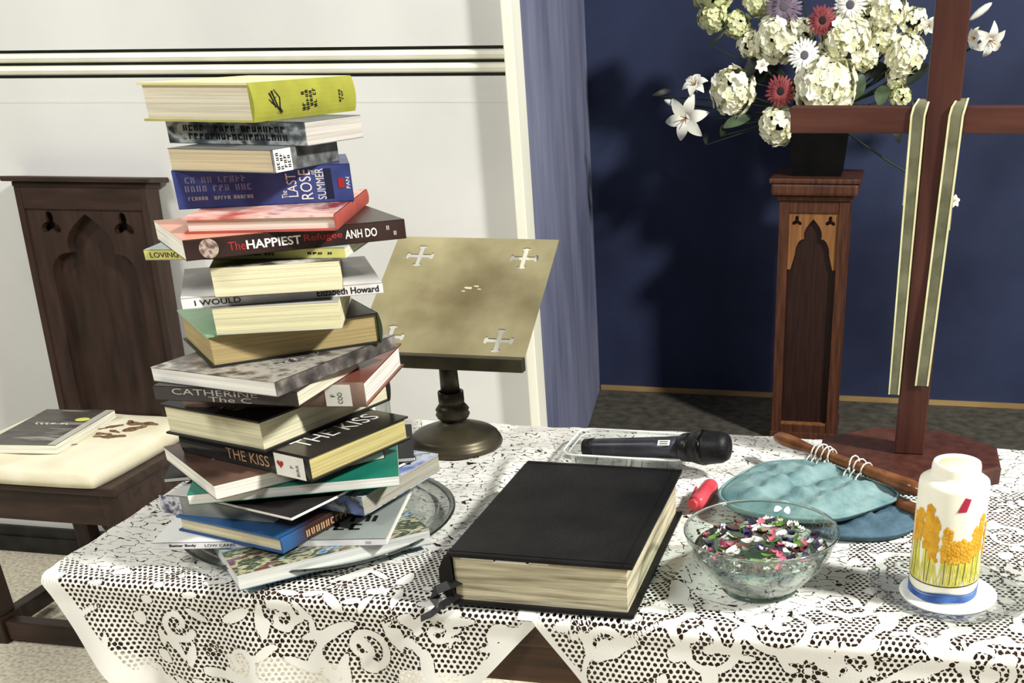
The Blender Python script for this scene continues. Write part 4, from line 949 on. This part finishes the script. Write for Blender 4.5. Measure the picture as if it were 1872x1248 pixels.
# ================================================================== CANDLE
cp = empty('glass_plate', (.097, 1.138, T + .0072), 0, 'small patterned glass plate under the painted candle', 'plate')
M_cut = thin_glass('pressed_glass', (.93, .94, .93), .95, .08, wave=70)
MB().lathe([(0, 0), (.055, 0), (.06, .002), (.090, .0095), (.093, .011), (.0915, .0125), (.088, .0118), (.058, .0042), (0, .003)], n=72, rib=lambda a, z: 1 + .008 * math.cos(32 * a) * (z > .005)).build('plate_dish', M_cut, cp)
for k in range(40):
    a = 2 * math.pi * k / 40
    MB().lathe([(0, .0), (.0032, .0004), (.0025, .0018), (0, .0024)], n=8).build('glass_bead', M_cut, cp, Matrix.Translation((.078 * math.cos(a), .078 * math.sin(a), .0085)))
sa = tag(MB().lathe([(0, 0), (.046, 0), (.0525, .002), (.0535, .0035), (.05, .0042), (0, .0032)], (.093, 1.128, T + .0105), n=56).build('white_saucer', mottled('white_glaze', rgb(238, 238, 232), rgb(248, 248, 244), scale=9, rough=.3)), 'small white saucer between the painted candle and its glass plate', 'saucer')
KX, KY, KZ = .0866, 1.1305, T + .0148
cd = empty('pillar_candle', (KX, KY, KZ), 0, 'white pillar candle painted with golden wheat and a blue band', 'candle')
m_, nt, bs = new_mat('ivory_wax'); bs.inputs['Base Color'].default_value = (*rgb(248, 245, 226), 1); bs.inputs['Roughness'].default_value = .45
bs.inputs['Subsurface Weight'].default_value = .25; bs.inputs['Subsurface Radius'].default_value = (.01, .008, .005); bs.inputs['Subsurface Scale'].default_value = .5
M_wax = m_
RC = .0372
def wob(a, z): return 1 + .012 * math.sin(3 * a + 40 * z) * (z > .125)
MB().lathe([(RC - .001, 0), (RC, .002), (RC, .1265), (RC - .001, .131), (RC - .006, .1345), (.0265, .1365), (.0258, .140), (.0255, .147), (.0245, .1505), (.0225, .1515), (.020, .149), (.012, .145), (0, .144)], n=56, rib=wob).build('wax_body', M_wax, cd)
MB().lathe([(0, .1441), (.0115, .1452), (.0185, .1484), (.0185, .1488), (0, .1446)], n=32).build('melted_pool', plain('yellowish_wax', rgb(240, 238, 192), .35), cd)
face_a = math.atan2(-KY, -KX)
def onc(a, z, e=.0005): r_ = RC + e; return (r_ * math.cos(face_a + a), r_ * math.sin(face_a + a), z)
def blob(mb, a, z, ra, rz, n=10, e=.0006, rot=0):
    mb.add([onc(a, z, e + .0005)] + [onc(a + (ra * math.cos(t) * math.cos(rot) - rz / RC * math.sin(t) * math.sin(rot)), z + ra * RC * math.cos(t) * math.sin(rot) + rz * math.sin(t) * math.cos(rot), e - .0003) for t in [2 * math.pi * k / n for k in range(n)]], [(0, 1 + k, 1 + (k + 1) % n) for k in range(n)])
M_wheat = mottled('ochre_wax_paint', rgb(206, 148, 30), rgb(228, 176, 52), scale=120, rough=.5); M_stem = mottled('yellow_green_wax_paint', rgb(206, 200, 70), rgb(226, 218, 104), scale=100, rough=.5)
M_blu = mottled('blue_wax_paint', rgb(34, 66, 134), rgb(70, 112, 180), scale=50, rough=.4); M_dkl = plain('brown_wax_line', rgb(70, 44, 30), .5)
rw = random.Random(4)
heads = [(-1.15, .066, .098), (-.95, .07, .104), (-.62, .062, .112), (-.40, .052, .1), (-.02, .052, .09), (.2, .05, .075), (.42, .05, .078), (.62, .05, .074), (.86, .056, .09), (1.08, .06, .102), (1.5, .05, .09), (2.1, .05, .095), (2.7, .05, .095), (-1.6, .05, .1), (-2.2, .05, .095)]
for (a, z0, z1) in heads:
    m = MB(); k = int((z1 - z0) / .004)
    for i in range(k):
        z = z0 + (z1 - z0) * i / k
        for s_ in (-1, 1): blob(m, a + s_ * .075 + rw.uniform(-.03, .03) + .0, z + rw.uniform(-.001, .001), .075, .0034, rot=s_ * .5)
        blob(m, a + rw.uniform(-.03, .03), z + .002, .06, .0034)
    m.build('wheat_ear', M_wheat, cd)
    m = MB(); aa = a
    for q in (-.14, -.07, .0, .06, .13):
        zz = [.022, .034, .048, z0 + .004]; xs = [a + q * 1.6 + rw.uniform(-.05, .05), a + q + .02, a + q * .6, a + q * .3]
        for i in range(3): m.add([onc(xs[i] - .02, zz[i]), onc(xs[i] + .02, zz[i]), onc(xs[i + 1] + .02, zz[i + 1]), onc(xs[i + 1] - .02, zz[i + 1])], [(0, 1, 2, 3)])
    m.build('wheat_stalk', M_stem, cd)
    q = rw.uniform(-.1, .1); MB().add([onc(a + q - .008, .024, .0008), onc(a + q + .008, .024, .0008), onc(a + q * .5 + .008, z0, .0008), onc(a + q * .5 - .008, z0, .0008)], [(0, 1, 2, 3)]).build('stalk_outline', M_dkl, cd)
m = MB(); n = 72
def band(mb, z0f, z1f, e):
    vs = []
    for k in range(n): a = 2 * math.pi * k / n; vs += [onc(a, z0f(a), e), onc(a, z1f(a), e)]
    mb.add(vs, [(2 * k, 2 * ((k + 1) % n), 2 * ((k + 1) % n) + 1, 2 * k + 1) for k in range(n)], True)
band(m, lambda a: .0205, lambda a: .0218, .0004); m.build('brown_line', M_dkl, cd)
m = MB(); band(m, lambda a: .0012 + .0006 * math.sin(5 * a), lambda a: .0092 + .0012 * math.sin(4 * a + 1), .0005); m.build('blue_band', M_blu, cd)
m = MB(); band(m, lambda a: .0098 + .0009 * math.sin(4 * a + 1), lambda a: .0118 + .0013 * math.sin(4 * a + 1.3), .0005); m.build('blue_band', M_blu, cd)
m = MB(); m.add([onc(.16 + .18 * i / 6 + (.26 - .08 * i / 6) * j / 6, .108 + .0165 * i / 6 + .0005 * j / 6 - .0025 * (i / 6) * (j / 6), .0007) for i in range(7) for j in range(7)], [(i * 7 + j, i * 7 + j + 1, i * 7 + j + 8, i * 7 + j + 7) for i in range(6) for j in range(6)]); m.build('red_wax_mark', plain('red_wax', rgb(178, 36, 64), .45), cd)

# ================================================================== OFFERING BAGS
def cloth_mat(name, a, b_): return mottled(name, a, b_, scale=34, rough=.9, lo=.3, hi=.7, detail=8, bump=.9, bscale=70)
M_teal = cloth_mat('teal_velvet', rgb(82, 118, 122), rgb(138, 166, 164)); M_teal2 = cloth_mat('dark_teal_velvet', rgb(46, 72, 88), rgb(84, 110, 124))
def spline(P, n):
    out = []; m = len(P)
    for i in range(m):
        p0, p1, p2, p3 = (Vector((*P[(i + k - 1) % m], 0)) for k in range(4))
        for j in range(n):
            t = j / n; out.append((.5 * ((2 * p1) + (p2 - p0) * t + (2 * p0 - 5 * p1 + 4 * p2 - p3) * t * t + (3 * p1 - p0 - 3 * p2 + p3) * t ** 3))[:2])
    return out
def bag(name, outline, z0, hgt, edge_z, mat, label, handle, seed, dent):
    cx = sum(p[0] for p in outline) / len(outline); cy = sum(p[1] for p in outline) / len(outline)
    ro = empty(name, (cx, cy, z0), 0, label, 'bag', 'teal offering bags')
    O = spline([(x - cx, y - cy) for x, y in outline], 8); n = len(O); r_ = random.Random(seed); ph = [r_.uniform(0, 6) for _ in range(6)]
    rings = []; K_ = 14
    for i in range(K_ + 1):
        q = 1 - i / K_
        ring = []
        for (x, y) in O:
            px, py = x * q, y * q; h = hgt * (1 - q ** 3) ** .7
            h += (.0055 * math.sin(px * 62 + ph[0] + py * 25) * math.sin(py * 70 + ph[1]) + .0035 * math.sin(px * 130 + ph[2] - py * 90) + .002 * math.sin(px * 210 + py * 160 + ph[3])) * (1 - q ** 4)
            h -= dent * math.exp(-(((px - .02) / .05) ** 2 + ((py - .02) / .035) ** 2))
            ring.append((px, py, max(edge_z + .003, edge_z + h)))
        rings.append(ring)
    bot = [[(x * .97, y * .97, max(0, edge_z - .006)) for x, y in O], [(x * .55, y * .55, 0) for x, y in O]]
    vs = [p for g_ in ([bot[1], bot[0]] + rings[:-1]) for p in g_]; R_n = len(rings) - 1 + 2
    fs = [(i * n + k, i * n + (k + 1) % n, (i + 1) * n + (k + 1) % n, (i + 1) * n + k) for i in range(R_n - 1) for k in range(n)]
    vs.append((0, 0, rings[-1][0][2])); c = len(vs) - 1
    fs += [((R_n - 1) * n + k, (R_n - 1) * n + (k + 1) % n, c) for k in range(n)] + [tuple(reversed(range(n)))]
    MB().add(vs, fs, True).build('bag_pouch', mat, ro)
    MB().tube([(x * 1.0, y * 1.0, edge_z + .0015) for x, y in O] + [(O[0][0], O[0][1], edge_z + .0015)], .0026, 8).build('piped_edge', mat, ro)
    hA, hB_ = (Vector(p) - Vector((cx, cy, z0)) for p in handle[:2]); rad = handle[2]
    def at_(t): return hA.lerp(hB_, t)
    M_h = wood('polished_handle_wood', rgb(92, 54, 32), rgb(136, 88, 54), (6, 6, 6), rough=.18)
    MB().tube([at_(t) for t in (-.012, 0, .02, .08, .16, .25, .4, .6, .8, .92, .98, 1.0)], [rad * k for k in (.3, .7, .95, 1.08, 1.0, .72, .78, .85, 1.0, 1.1, .9, .35)], 18).build('wooden_handle', M_h, ro)
    M_cord = mottled('white_cord', rgb(214, 212, 200), rgb(236, 234, 224), scale=200, rough=.6)
    dd = (hB_ - hA).normalized(); s1 = dd.cross(Vector((0, 0, 1))).normalized(); s2 = s1.cross(dd)
    for t in handle[3]:
        p = at_(t); rr_ = rad * 1.28
        MB().tube([p + (s1 * math.cos(a) + s2 * math.sin(a)) * rr_ * (1 + .15 * math.sin(a * 2 + t * 30)) + dd * (.0025 * math.sin(a + t * 50)) for a in [2 * math.pi * k / 14 for k in range(15)]], .0011, 6).build('cord_ring', M_cord, ro)
        q0 = p + s1 * rr_ * .9; MB().tube([q0, q0 + s1 * .008 - s2 * .006, q0 + s1 * .014 - s2 * .014 + dd * .003], .0010, 6).build('cord_tie', M_cord, ro)
    return ro
bag('offering_bag', [(-.12, 1.305), (-.145, 1.37), (-.10, 1.42), (-.03, 1.425), (.035, 1.40), (.066, 1.345), (.052, 1.292), (.01, 1.262), (-.05, 1.262)], T + .0072, .012, .007, M_teal2, 'darker teal velvet offering bag lying beneath the other bag',
    ((-.02, 1.397, T + .0295), (.092, 1.297, T + .0275), .0085, ()), 2, .004)
bag('offering_bag', [(-.1945, 1.339), (-.168, 1.415), (-.137, 1.455), (-.074, 1.462), (-.015, 1.415), (.0345, 1.3605), (.0068, 1.313), (-.045, 1.268), (-.1125, 1.262), (-.1745, 1.287)], T + .0265, .016, .006, M_teal, 'light teal velvet offering bag with corded wooden handle, on top of the other bag',
    ((-.141, 1.527, T + .046), (.066, 1.334, T + .050), .0092, (.30, .335, .37, .41, .56, .60, .64)), 1, .006)

# ================================================================== FLOWERS
FY = PY + .08
M_hyd = mottled('cream_hydrangea', rgb(214, 214, 160), rgb(252, 251, 228), scale=30, rough=.6, lo=.3, hi=.55)
M_hyg = mottled('greenish_hydrangea', rgb(176, 186, 118), rgb(230, 232, 186), scale=16, rough=.6, lo=.3, hi=.6)
M_lily = mottled('white_lily', rgb(226, 226, 206), rgb(246, 246, 238), scale=20, rough=.5)
M_daisy = plain('white_daisy', rgb(240, 240, 232), .6); M_ger = mottled('dusty_red_gerbera', rgb(116, 46, 52), rgb(150, 70, 72), scale=30, rough=.6)
M_pur = mottled('dusky_purple_daisy', rgb(86, 72, 92), rgb(140, 124, 142), scale=30, rough=.6); M_eye = plain('dark_flower_eye', rgb(30, 22, 24), .8); M_eyeg = plain('grey_flower_eye', rgb(92, 88, 96), .8)
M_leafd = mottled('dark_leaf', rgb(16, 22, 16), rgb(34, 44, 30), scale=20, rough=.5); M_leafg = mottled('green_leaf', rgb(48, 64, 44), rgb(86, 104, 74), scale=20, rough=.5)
M_stemg = plain('flower_stem_green', rgb(44, 56, 34), .6); M_sta = plain('stamen_ochre', rgb(160, 110, 40), .7)
HUB = Vector((PX, PY + .11, VT + .16))
def stem(parent, loc):
    p = HUB - Vector(loc); MB().tube([(0, .01, 0), tuple(p * .5 + Vector((0, .03, -.01))), tuple(p)], .0028, 6).build('stem', M_stemg, parent)
def view_frame(loc, tilt=(0, 0)):
    n = (Vector((0, 0, 1.35)) - Vector(loc)).normalized(); n = (n + Vector((tilt[0], 0, tilt[1]))).normalized()
    x = Vector((0, 0, 1)).cross(n).normalized(); return frame((0, 0, 0), x, n.cross(x))
def hydrangea(x, z, r, y, label, mat, seed):
    loc = (x, y, z + T); o = empty('hydrangea', loc, 0, label, 'flower', 'flowers in the pedestal arrangement'); rr_ = random.Random(seed); m = MB(); r *= 1.1; n = max(44, int(105 * (r / .05) ** .8)); fl = max(.010, r * .31)
    for k in range(n):
        z_ = 1 - 2 * (k + .5) / n; ph = k * 2.39996; c = math.sqrt(1 - z_ * z_); d_ = Vector((c * math.cos(ph), c * math.sin(ph), z_))
        rad = r * rr_.uniform(.72, 1.06); p = d_ * rad
        if rr_.random() < .16: continue
        n_ = (d_ + Vector((rr_.uniform(-.35, .35), rr_.uniform(-.35, .35), rr_.uniform(-.35, .35)))).normalized()
        a = n_.orthogonal().normalized(); a.rotate(Matrix.Rotation(rr_.uniform(0, 6), 3, n_)); b_ = n_.cross(a)
        for q in range(4):
            u = a * math.cos(q * math.pi / 2) + b_ * math.sin(q * math.pi / 2); v = n_.cross(u); s_ = fl * rr_.uniform(.85, 1.15)
            m.add([p, p + u * s_ * .5 + v * s_ * .52 + n_ * s_ * .2, p + u * s_ * .95 + v * s_ * .3 + n_ * s_ * .22, p + u * s_ * .95 - v * s_ * .3 + n_ * s_ * .22, p + u * s_ * .5 - v * s_ * .52 + n_ * s_ * .2, p + u * s_ * .55 + n_ * s_ * .06], [(0, 5, 1), (1, 5, 2), (2, 5, 3), (3, 5, 4), (4, 5, 0)])
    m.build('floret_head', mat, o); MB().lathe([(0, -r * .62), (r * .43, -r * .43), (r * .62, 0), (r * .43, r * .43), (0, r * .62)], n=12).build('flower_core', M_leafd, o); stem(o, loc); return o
def raydaisy(kind, x, z, r, y, label, mat, eye, npet, tilt, seed):
    loc = (x, y, z + T); o = empty(kind, loc, 0, label, 'flower', 'flowers in the pedestal arrangement'); F_ = view_frame(loc, tilt); rr_ = random.Random(seed); m = MB()
    for lay, (rad, h) in enumerate(((1.0, 0), (.74, .1))):
        for k in range(npet):
            a = 2 * math.pi * (k + .5 * lay) / npet + rr_.uniform(-.05, .05); L_ = r * rad * rr_.uniform(.9, 1.06); wd = 4.2 * r * rad / npet
            pts = []
            for (t, w_, dz) in ((.2, .35, .02), (.55, .8, .10), (.85, .85, .06), (1.0, .35, -.05)):
                for s_ in (-1, 1): pts.append(F_ @ Vector((L_ * t * math.cos(a) - s_ * w_ * wd * .5 * math.sin(a), L_ * t * math.sin(a) + s_ * w_ * wd * .5 * math.cos(a), r * (h + dz))))
            m.add(pts, [(0, 2, 3, 1), (2, 4, 5, 3), (4, 6, 7, 5)], True)
    m.build('petal_ring', mat, o); MB().lathe([(.26 * r, .02 * r), (.27 * r, .14 * r), (.18 * r, .2 * r), (0, .17 * r)], n=18).build('flower_eye', eye, o, F_); stem(o, loc); return o
def lily(x, z, r, y, label, tilt, seed, openness=1.0, roll=0):
    loc = (x, y, z + T); o = empty('lily', loc, 0, label, 'flower', 'flowers in the pedestal arrangement'); F_ = view_frame(loc, tilt)
    for k in range(6):
        a = roll + 2 * math.pi * k / 6; m = MB(); pts = []; n = 7
        for i in range(n + 1):
            t = i / n; rad = r * (.12 + openness * .9 * t ** 1.3); hz = r * (.55 * t - openness * .75 * t ** 3); wd = r * .26 * math.sin(math.pi * (.1 + .88 * t)) ** .8
            for s_ in (-1, 0, 1): pts.append(F_ @ Vector((rad * math.cos(a) - s_ * wd * math.sin(a), rad * math.sin(a) + s_ * wd * math.cos(a), hz + abs(s_) * .05 * r)))
        m.add(pts, [(i * 3 + j, i * 3 + 3 + j, i * 3 + 4 + j, i * 3 + 1 + j) for i in range(n) for j in (0, 1)], True); m.build('petal', M_lily, o)
    m = MB()
    for k in range(5): a = k * 1.257; m.tube([F_ @ Vector((0, 0, 0)), F_ @ Vector((r * .1 * math.cos(a), r * .1 * math.sin(a), r * .35)), F_ @ Vector((r * .2 * math.cos(a), r * .2 * math.sin(a), r * .5))], r * .02, 5)
    m.build('stamens', M_sta, o)
    MB().tube([F_ @ Vector((0, 0, -r * .5)), F_ @ Vector((0, 0, -r * .1)), F_ @ Vector((0, 0, r * .06))], [r * .05, r * .12, r * .17], 10).build('throat', M_lily, o); stem(o, loc); return o
def bud(x, z, r, y, label, dirn, seed, mat=None):
    loc = (x, y, z + T); o = empty('lily_bud', loc, 0, label, 'flower bud', 'flowers in the pedestal arrangement'); d_ = Vector((dirn[0], -.2, dirn[1])).normalized()
    MB().tube([d_ * r * k for k in (-1, -.8, -.4, 0, .5, .85, 1.0)], [r * k for k in (.06, .16, .26, .3, .26, .14, .03)], 10).build('bud_body', M_lily if mat is None else mat, o); stem(o, loc)
def leafobj(x, z, l, y, label, ang, wd, mat, seed, grp='leaves in the pedestal arrangement'):
    loc = (x, y, z + T); o = empty('arrangement_leaf', loc, 0, label, 'leaf', grp); F_ = view_frame(loc, (random.Random(seed).uniform(-.4, .4), random.Random(seed + 1).uniform(-.1, .6))); m = MB(); n = 8; pts = []
    for i in range(n + 1):
        t = i / n; ww = wd * math.sin(math.pi * (.03 + .94 * t)) ** .75
        for s_ in (-1, 0, 1): xx, yy = l * (2 * t - 1), s_ * ww; pts.append(F_ @ Vector((xx * math.cos(ang) - yy * math.sin(ang), xx * math.sin(ang) + yy * math.cos(ang), .25 * ww * abs(s_) - .25 * l * (2 * t - 1) ** 2)))
    k = len(pts); pts += [p + F_.to_3x3() @ Vector((0, 0, -.0012)) for p in pts]
    q = [(i * 3 + j, i * 3 + 3 + j, i * 3 + 4 + j, i * 3 + 1 + j) for i in range(n) for j in (0, 1)]
    m.add(pts, q + [tuple(k + i for i in reversed(f)) for f in q], True); m.build('leaf_blade', mat, o)
    MB().tube([F_ @ Vector((-l * 1.0 * math.cos(ang), -l * math.sin(ang), -.25 * l - .001)), tuple((HUB - Vector(loc)) * .5 + Vector((0, .03, 0))), tuple(HUB - Vector(loc))], .0018, 5).build('leaf_stalk', M_stemg, o)
GH = 'cream hydrangea head '
hyd = [(-.559, .595, .036, 0, 'pale green hydrangea head high beside the dark leaf stalk', M_hyg), (-.49, .575, .032, .01, 'pale green hydrangea head beside the purple daisy', M_hyg), (-.445, .522, .034, 0, 'small cream hydrangea head above the half-open white rose', M_hyd),
 (-.368, .540, .056, -.02, 'cream hydrangea head between the purple daisy and the open white daisy', M_hyd), (-.176, .535, .060, -.03, 'large cream hydrangea head below the upper red gerbera', M_hyd), (-.063, .603, .045, 0, 'cream hydrangea head high beside the upper white daisy', M_hyd),
 (-.072, .535, .036, .01, 'cream hydrangea head tucked between two larger ones near the cross post', M_hyd), (.008, .575, .032, 0, 'small cream hydrangea head close to the white bloom by the cross post', M_hyd), (-.004, .492, .047, -.01, 'cream hydrangea head behind the cross post', M_hyd),
 (-.018, .442, .032, 0, 'small cream hydrangea head above the round leaves by the cross post', M_hyd), (-.222, .412, .074, -.05, 'largest and brightest cream hydrangea head, just above the cross arm', M_hyd), (-.493, .404, .056, -.02, 'cream hydrangea head beside the two white lilies', M_hyd),
 (-.356, .312, .047, -.03, 'low cream hydrangea head hanging at the end of the cross arm', M_hyd), (-.012, .392, .028, -.01, 'small greenish hydrangea head resting over the cross arm', M_hyg), (-.56, .66, .05, 0, 'green-white hydrangea head at the top of the arrangement', M_hyg), (-.12, .67, .055, .02, 'topmost cream hydrangea head of the arrangement', M_hyd),
 (-.415, .502, .030, .01, 'small cream hydrangea head beside the half-open white bloom', M_hyd), (-.305, .552, .034, .0, 'cream hydrangea head just behind the middle white daisy', M_hyd), (-.118, .492, .036, .01, 'cream hydrangea head beside the dark leaf above the cross arm', M_hyd), (-.118, .582, .034, .02, 'cream hydrangea head under the top white daisy', M_hyd), (-.24, .488, .038, .0, 'cream hydrangea head between the middle white daisy and the brightest hydrangea', M_hyd), (-.43, .635, .04, .01, 'pale green hydrangea head beside the purple daisy at the top', M_hyg)]
for i, (x, z, r, dy, lb, mt) in enumerate(hyd): hydrangea(x, z, r, FY + dy, lb, mt, 100 + i)
raydaisy('gerbera', -.240, .580, .042, FY - .07, 'dusty red gerbera high in the arrangement above the large hydrangea', M_ger, M_eye, 22, (0, .1), 1)
raydaisy('gerbera', -.350, .405, .044, FY - .07, 'dusty red gerbera low in the arrangement beside the brightest hydrangea', M_ger, M_eye, 22, (.05, -.1), 2)
raydaisy('daisy', -.350, .617, .052, FY - .05, 'dusky purple daisy with fine petals beside the pale hydrangeas', M_pur, M_eyeg, 30, (0, -.1), 3)
raydaisy('daisy', -.286, .495, .047, FY - .075, 'white daisy with grey eye in the middle of the arrangement', M_daisy, M_eyeg, 24, (.1, .1), 4)
raydaisy('daisy', -.167, .619, .047, FY - .06, 'white daisy with grey eye at the top of the arrangement', M_daisy, M_eyeg, 24, (0, -.2), 5)
lily(-.606, .417, .050, FY - .02, 'white lily with upturned petals at the outer end of the arrangement', (-.3, .9), 6, .75, .4)
lily(-.629, .333, .066, FY - .04, 'wide open white lily lowest at the outer end of the arrangement', (-.2, -.1), 7, 1.0, .2)
lily(-.407, .468, .028, FY - .05, 'half-open white rose-like bloom above the lower red gerbera', (0, .3), 8, .7, .3)
lily(.181, .533, .040, FY - .02, 'white lily facing the cross post on its far side', (-1.2, -.1), 9, .7, .1)
lily(.218, .528, .052, FY + .0, 'white lily hanging down beyond the cross post', (.5, -.5), 10, .9, .5)
lily(.054, .563, .032, FY - .02, 'white bloom peeping out close behind the cross post', (-.6, .2), 11, .7, .2)
lily(.168, .110, .024, FY - .03, 'tiny white bloom low down behind the ribbon tail hanging over the cross post', (.4, .2), 12, .8, .2)
bud(-.671, .369, .030, FY - .02, 'greenish white lily bud at the tip of the outer lily stem', (-.9, .35), 1)
bud(.186, .597, .034, FY - .02, 'long white lily bud beyond the cross post', (.8, .6), 2)
LG = 'leaves in the pedestal arrangement'
for i, (x, z, l, ang, wd, mt, lb) in enumerate([(-.133, .412, .036, 1.2, .022, M_leafg, 'broad green leaf just above the cross arm'), (-.062, .394, .032, 1.5, .022, M_leafg, 'round grey-green leaf beside the small greenish hydrangea'), (-.701, .401, .032, .2, .008, M_leafd, 'narrow black-green leaf pointing out past the lilies'),
    (-.478, .325, .044, .35, .018, M_leafg, 'green leaf under the hydrangea near the lilies'), (-.521, .299, .018, 1.3, .010, M_leafd, 'small dark leaf hanging under the green leaf'), (-.572, .277, .018, 1.8, .008, M_leafd, 'small dark leaf hanging below the open lily'), (-.536, .545, .034, .7, .006, M_leafd, 'thin dark leaf stalk below the pale green hydrangeas'),
    (-.42, .44, .04, .4, .022, M_leafd, 'dark leaf between the lily side hydrangea and the red gerbera'), (-.09, .455, .05, -.2, .024, M_leafd, 'dark leaf in the gap beside the brightest hydrangea'), (-.27, .665, .05, .4, .024, M_leafd, 'dark leaf behind the two upper daisies'), (-.44, .465, .04, 1.0, .018, M_leafd, 'dark leaf below the half-open white bloom'), (.03, .45, .04, .9, .02, M_leafd, 'dark leaf half hidden by the cross post'), (-.015, .30, .035, -1.2, .014, M_leafd, 'dark leaf hanging below the cross arm'), (-.19, .60, .05, 1.2, .022, M_leafd, 'dark leaf between the red gerbera and the top white daisy')]):
    leafobj(x, z, l, FY + (.02 if 'behind' in lb or 'gap' in lb or 'between' in lb else -.03), lb, ang, wd, mt, 50 + i)

# ================================================================== put marks and fittings under the part that carries them
def adopt(child, parent):
    child.parent = parent          # the carrying part sits at the thing's own origin, so the local placement stays as it is
for o in list(COL.objects):
    if o.parent is not None or o.type != 'EMPTY': continue
    part = {}
    for c in o.children: part.setdefault(c.name.split('.')[0], c)
    for c in list(o.children):
        n_ = c.name.split('.')[0]; to = None
        if 'spine' in part and 'front_cover' in part:
            if n_ in ('label_lettering', 'heart_sticker'): to = 'library_label'
            elif n_ in ('spine_lettering', 'spine_small_print', 'spine_faded_print', 'spine_panel', 'spine_picture', 'publisher_mark', 'portrait_photo', 'bird_drawing'): to = 'spine'
            elif n_ in ('cover_lettering', 'cover_marks', 'yellow_sticker', 'spine_strip'): to = 'front_cover'
        elif n_ in ('wheat_ear', 'wheat_stalk', 'stalk_outline', 'brown_line', 'blue_band', 'red_wax_mark', 'melted_pool'): to = 'wax_body'
        elif n_ in ('cord_ring', 'cord_tie'): to = 'wooden_handle'
        elif n_ == 'glass_bead': to = 'plate_dish'
        elif n_ == 'embroidered_leaf': to = 'cushion_body'
        elif n_ in ('display_line',): to = 'display'
        elif n_ == 'worn_patch': to = 'desk_plate'
        if to and to in part: adopt(c, part[to])
    if '_b' in o: del o['_b']
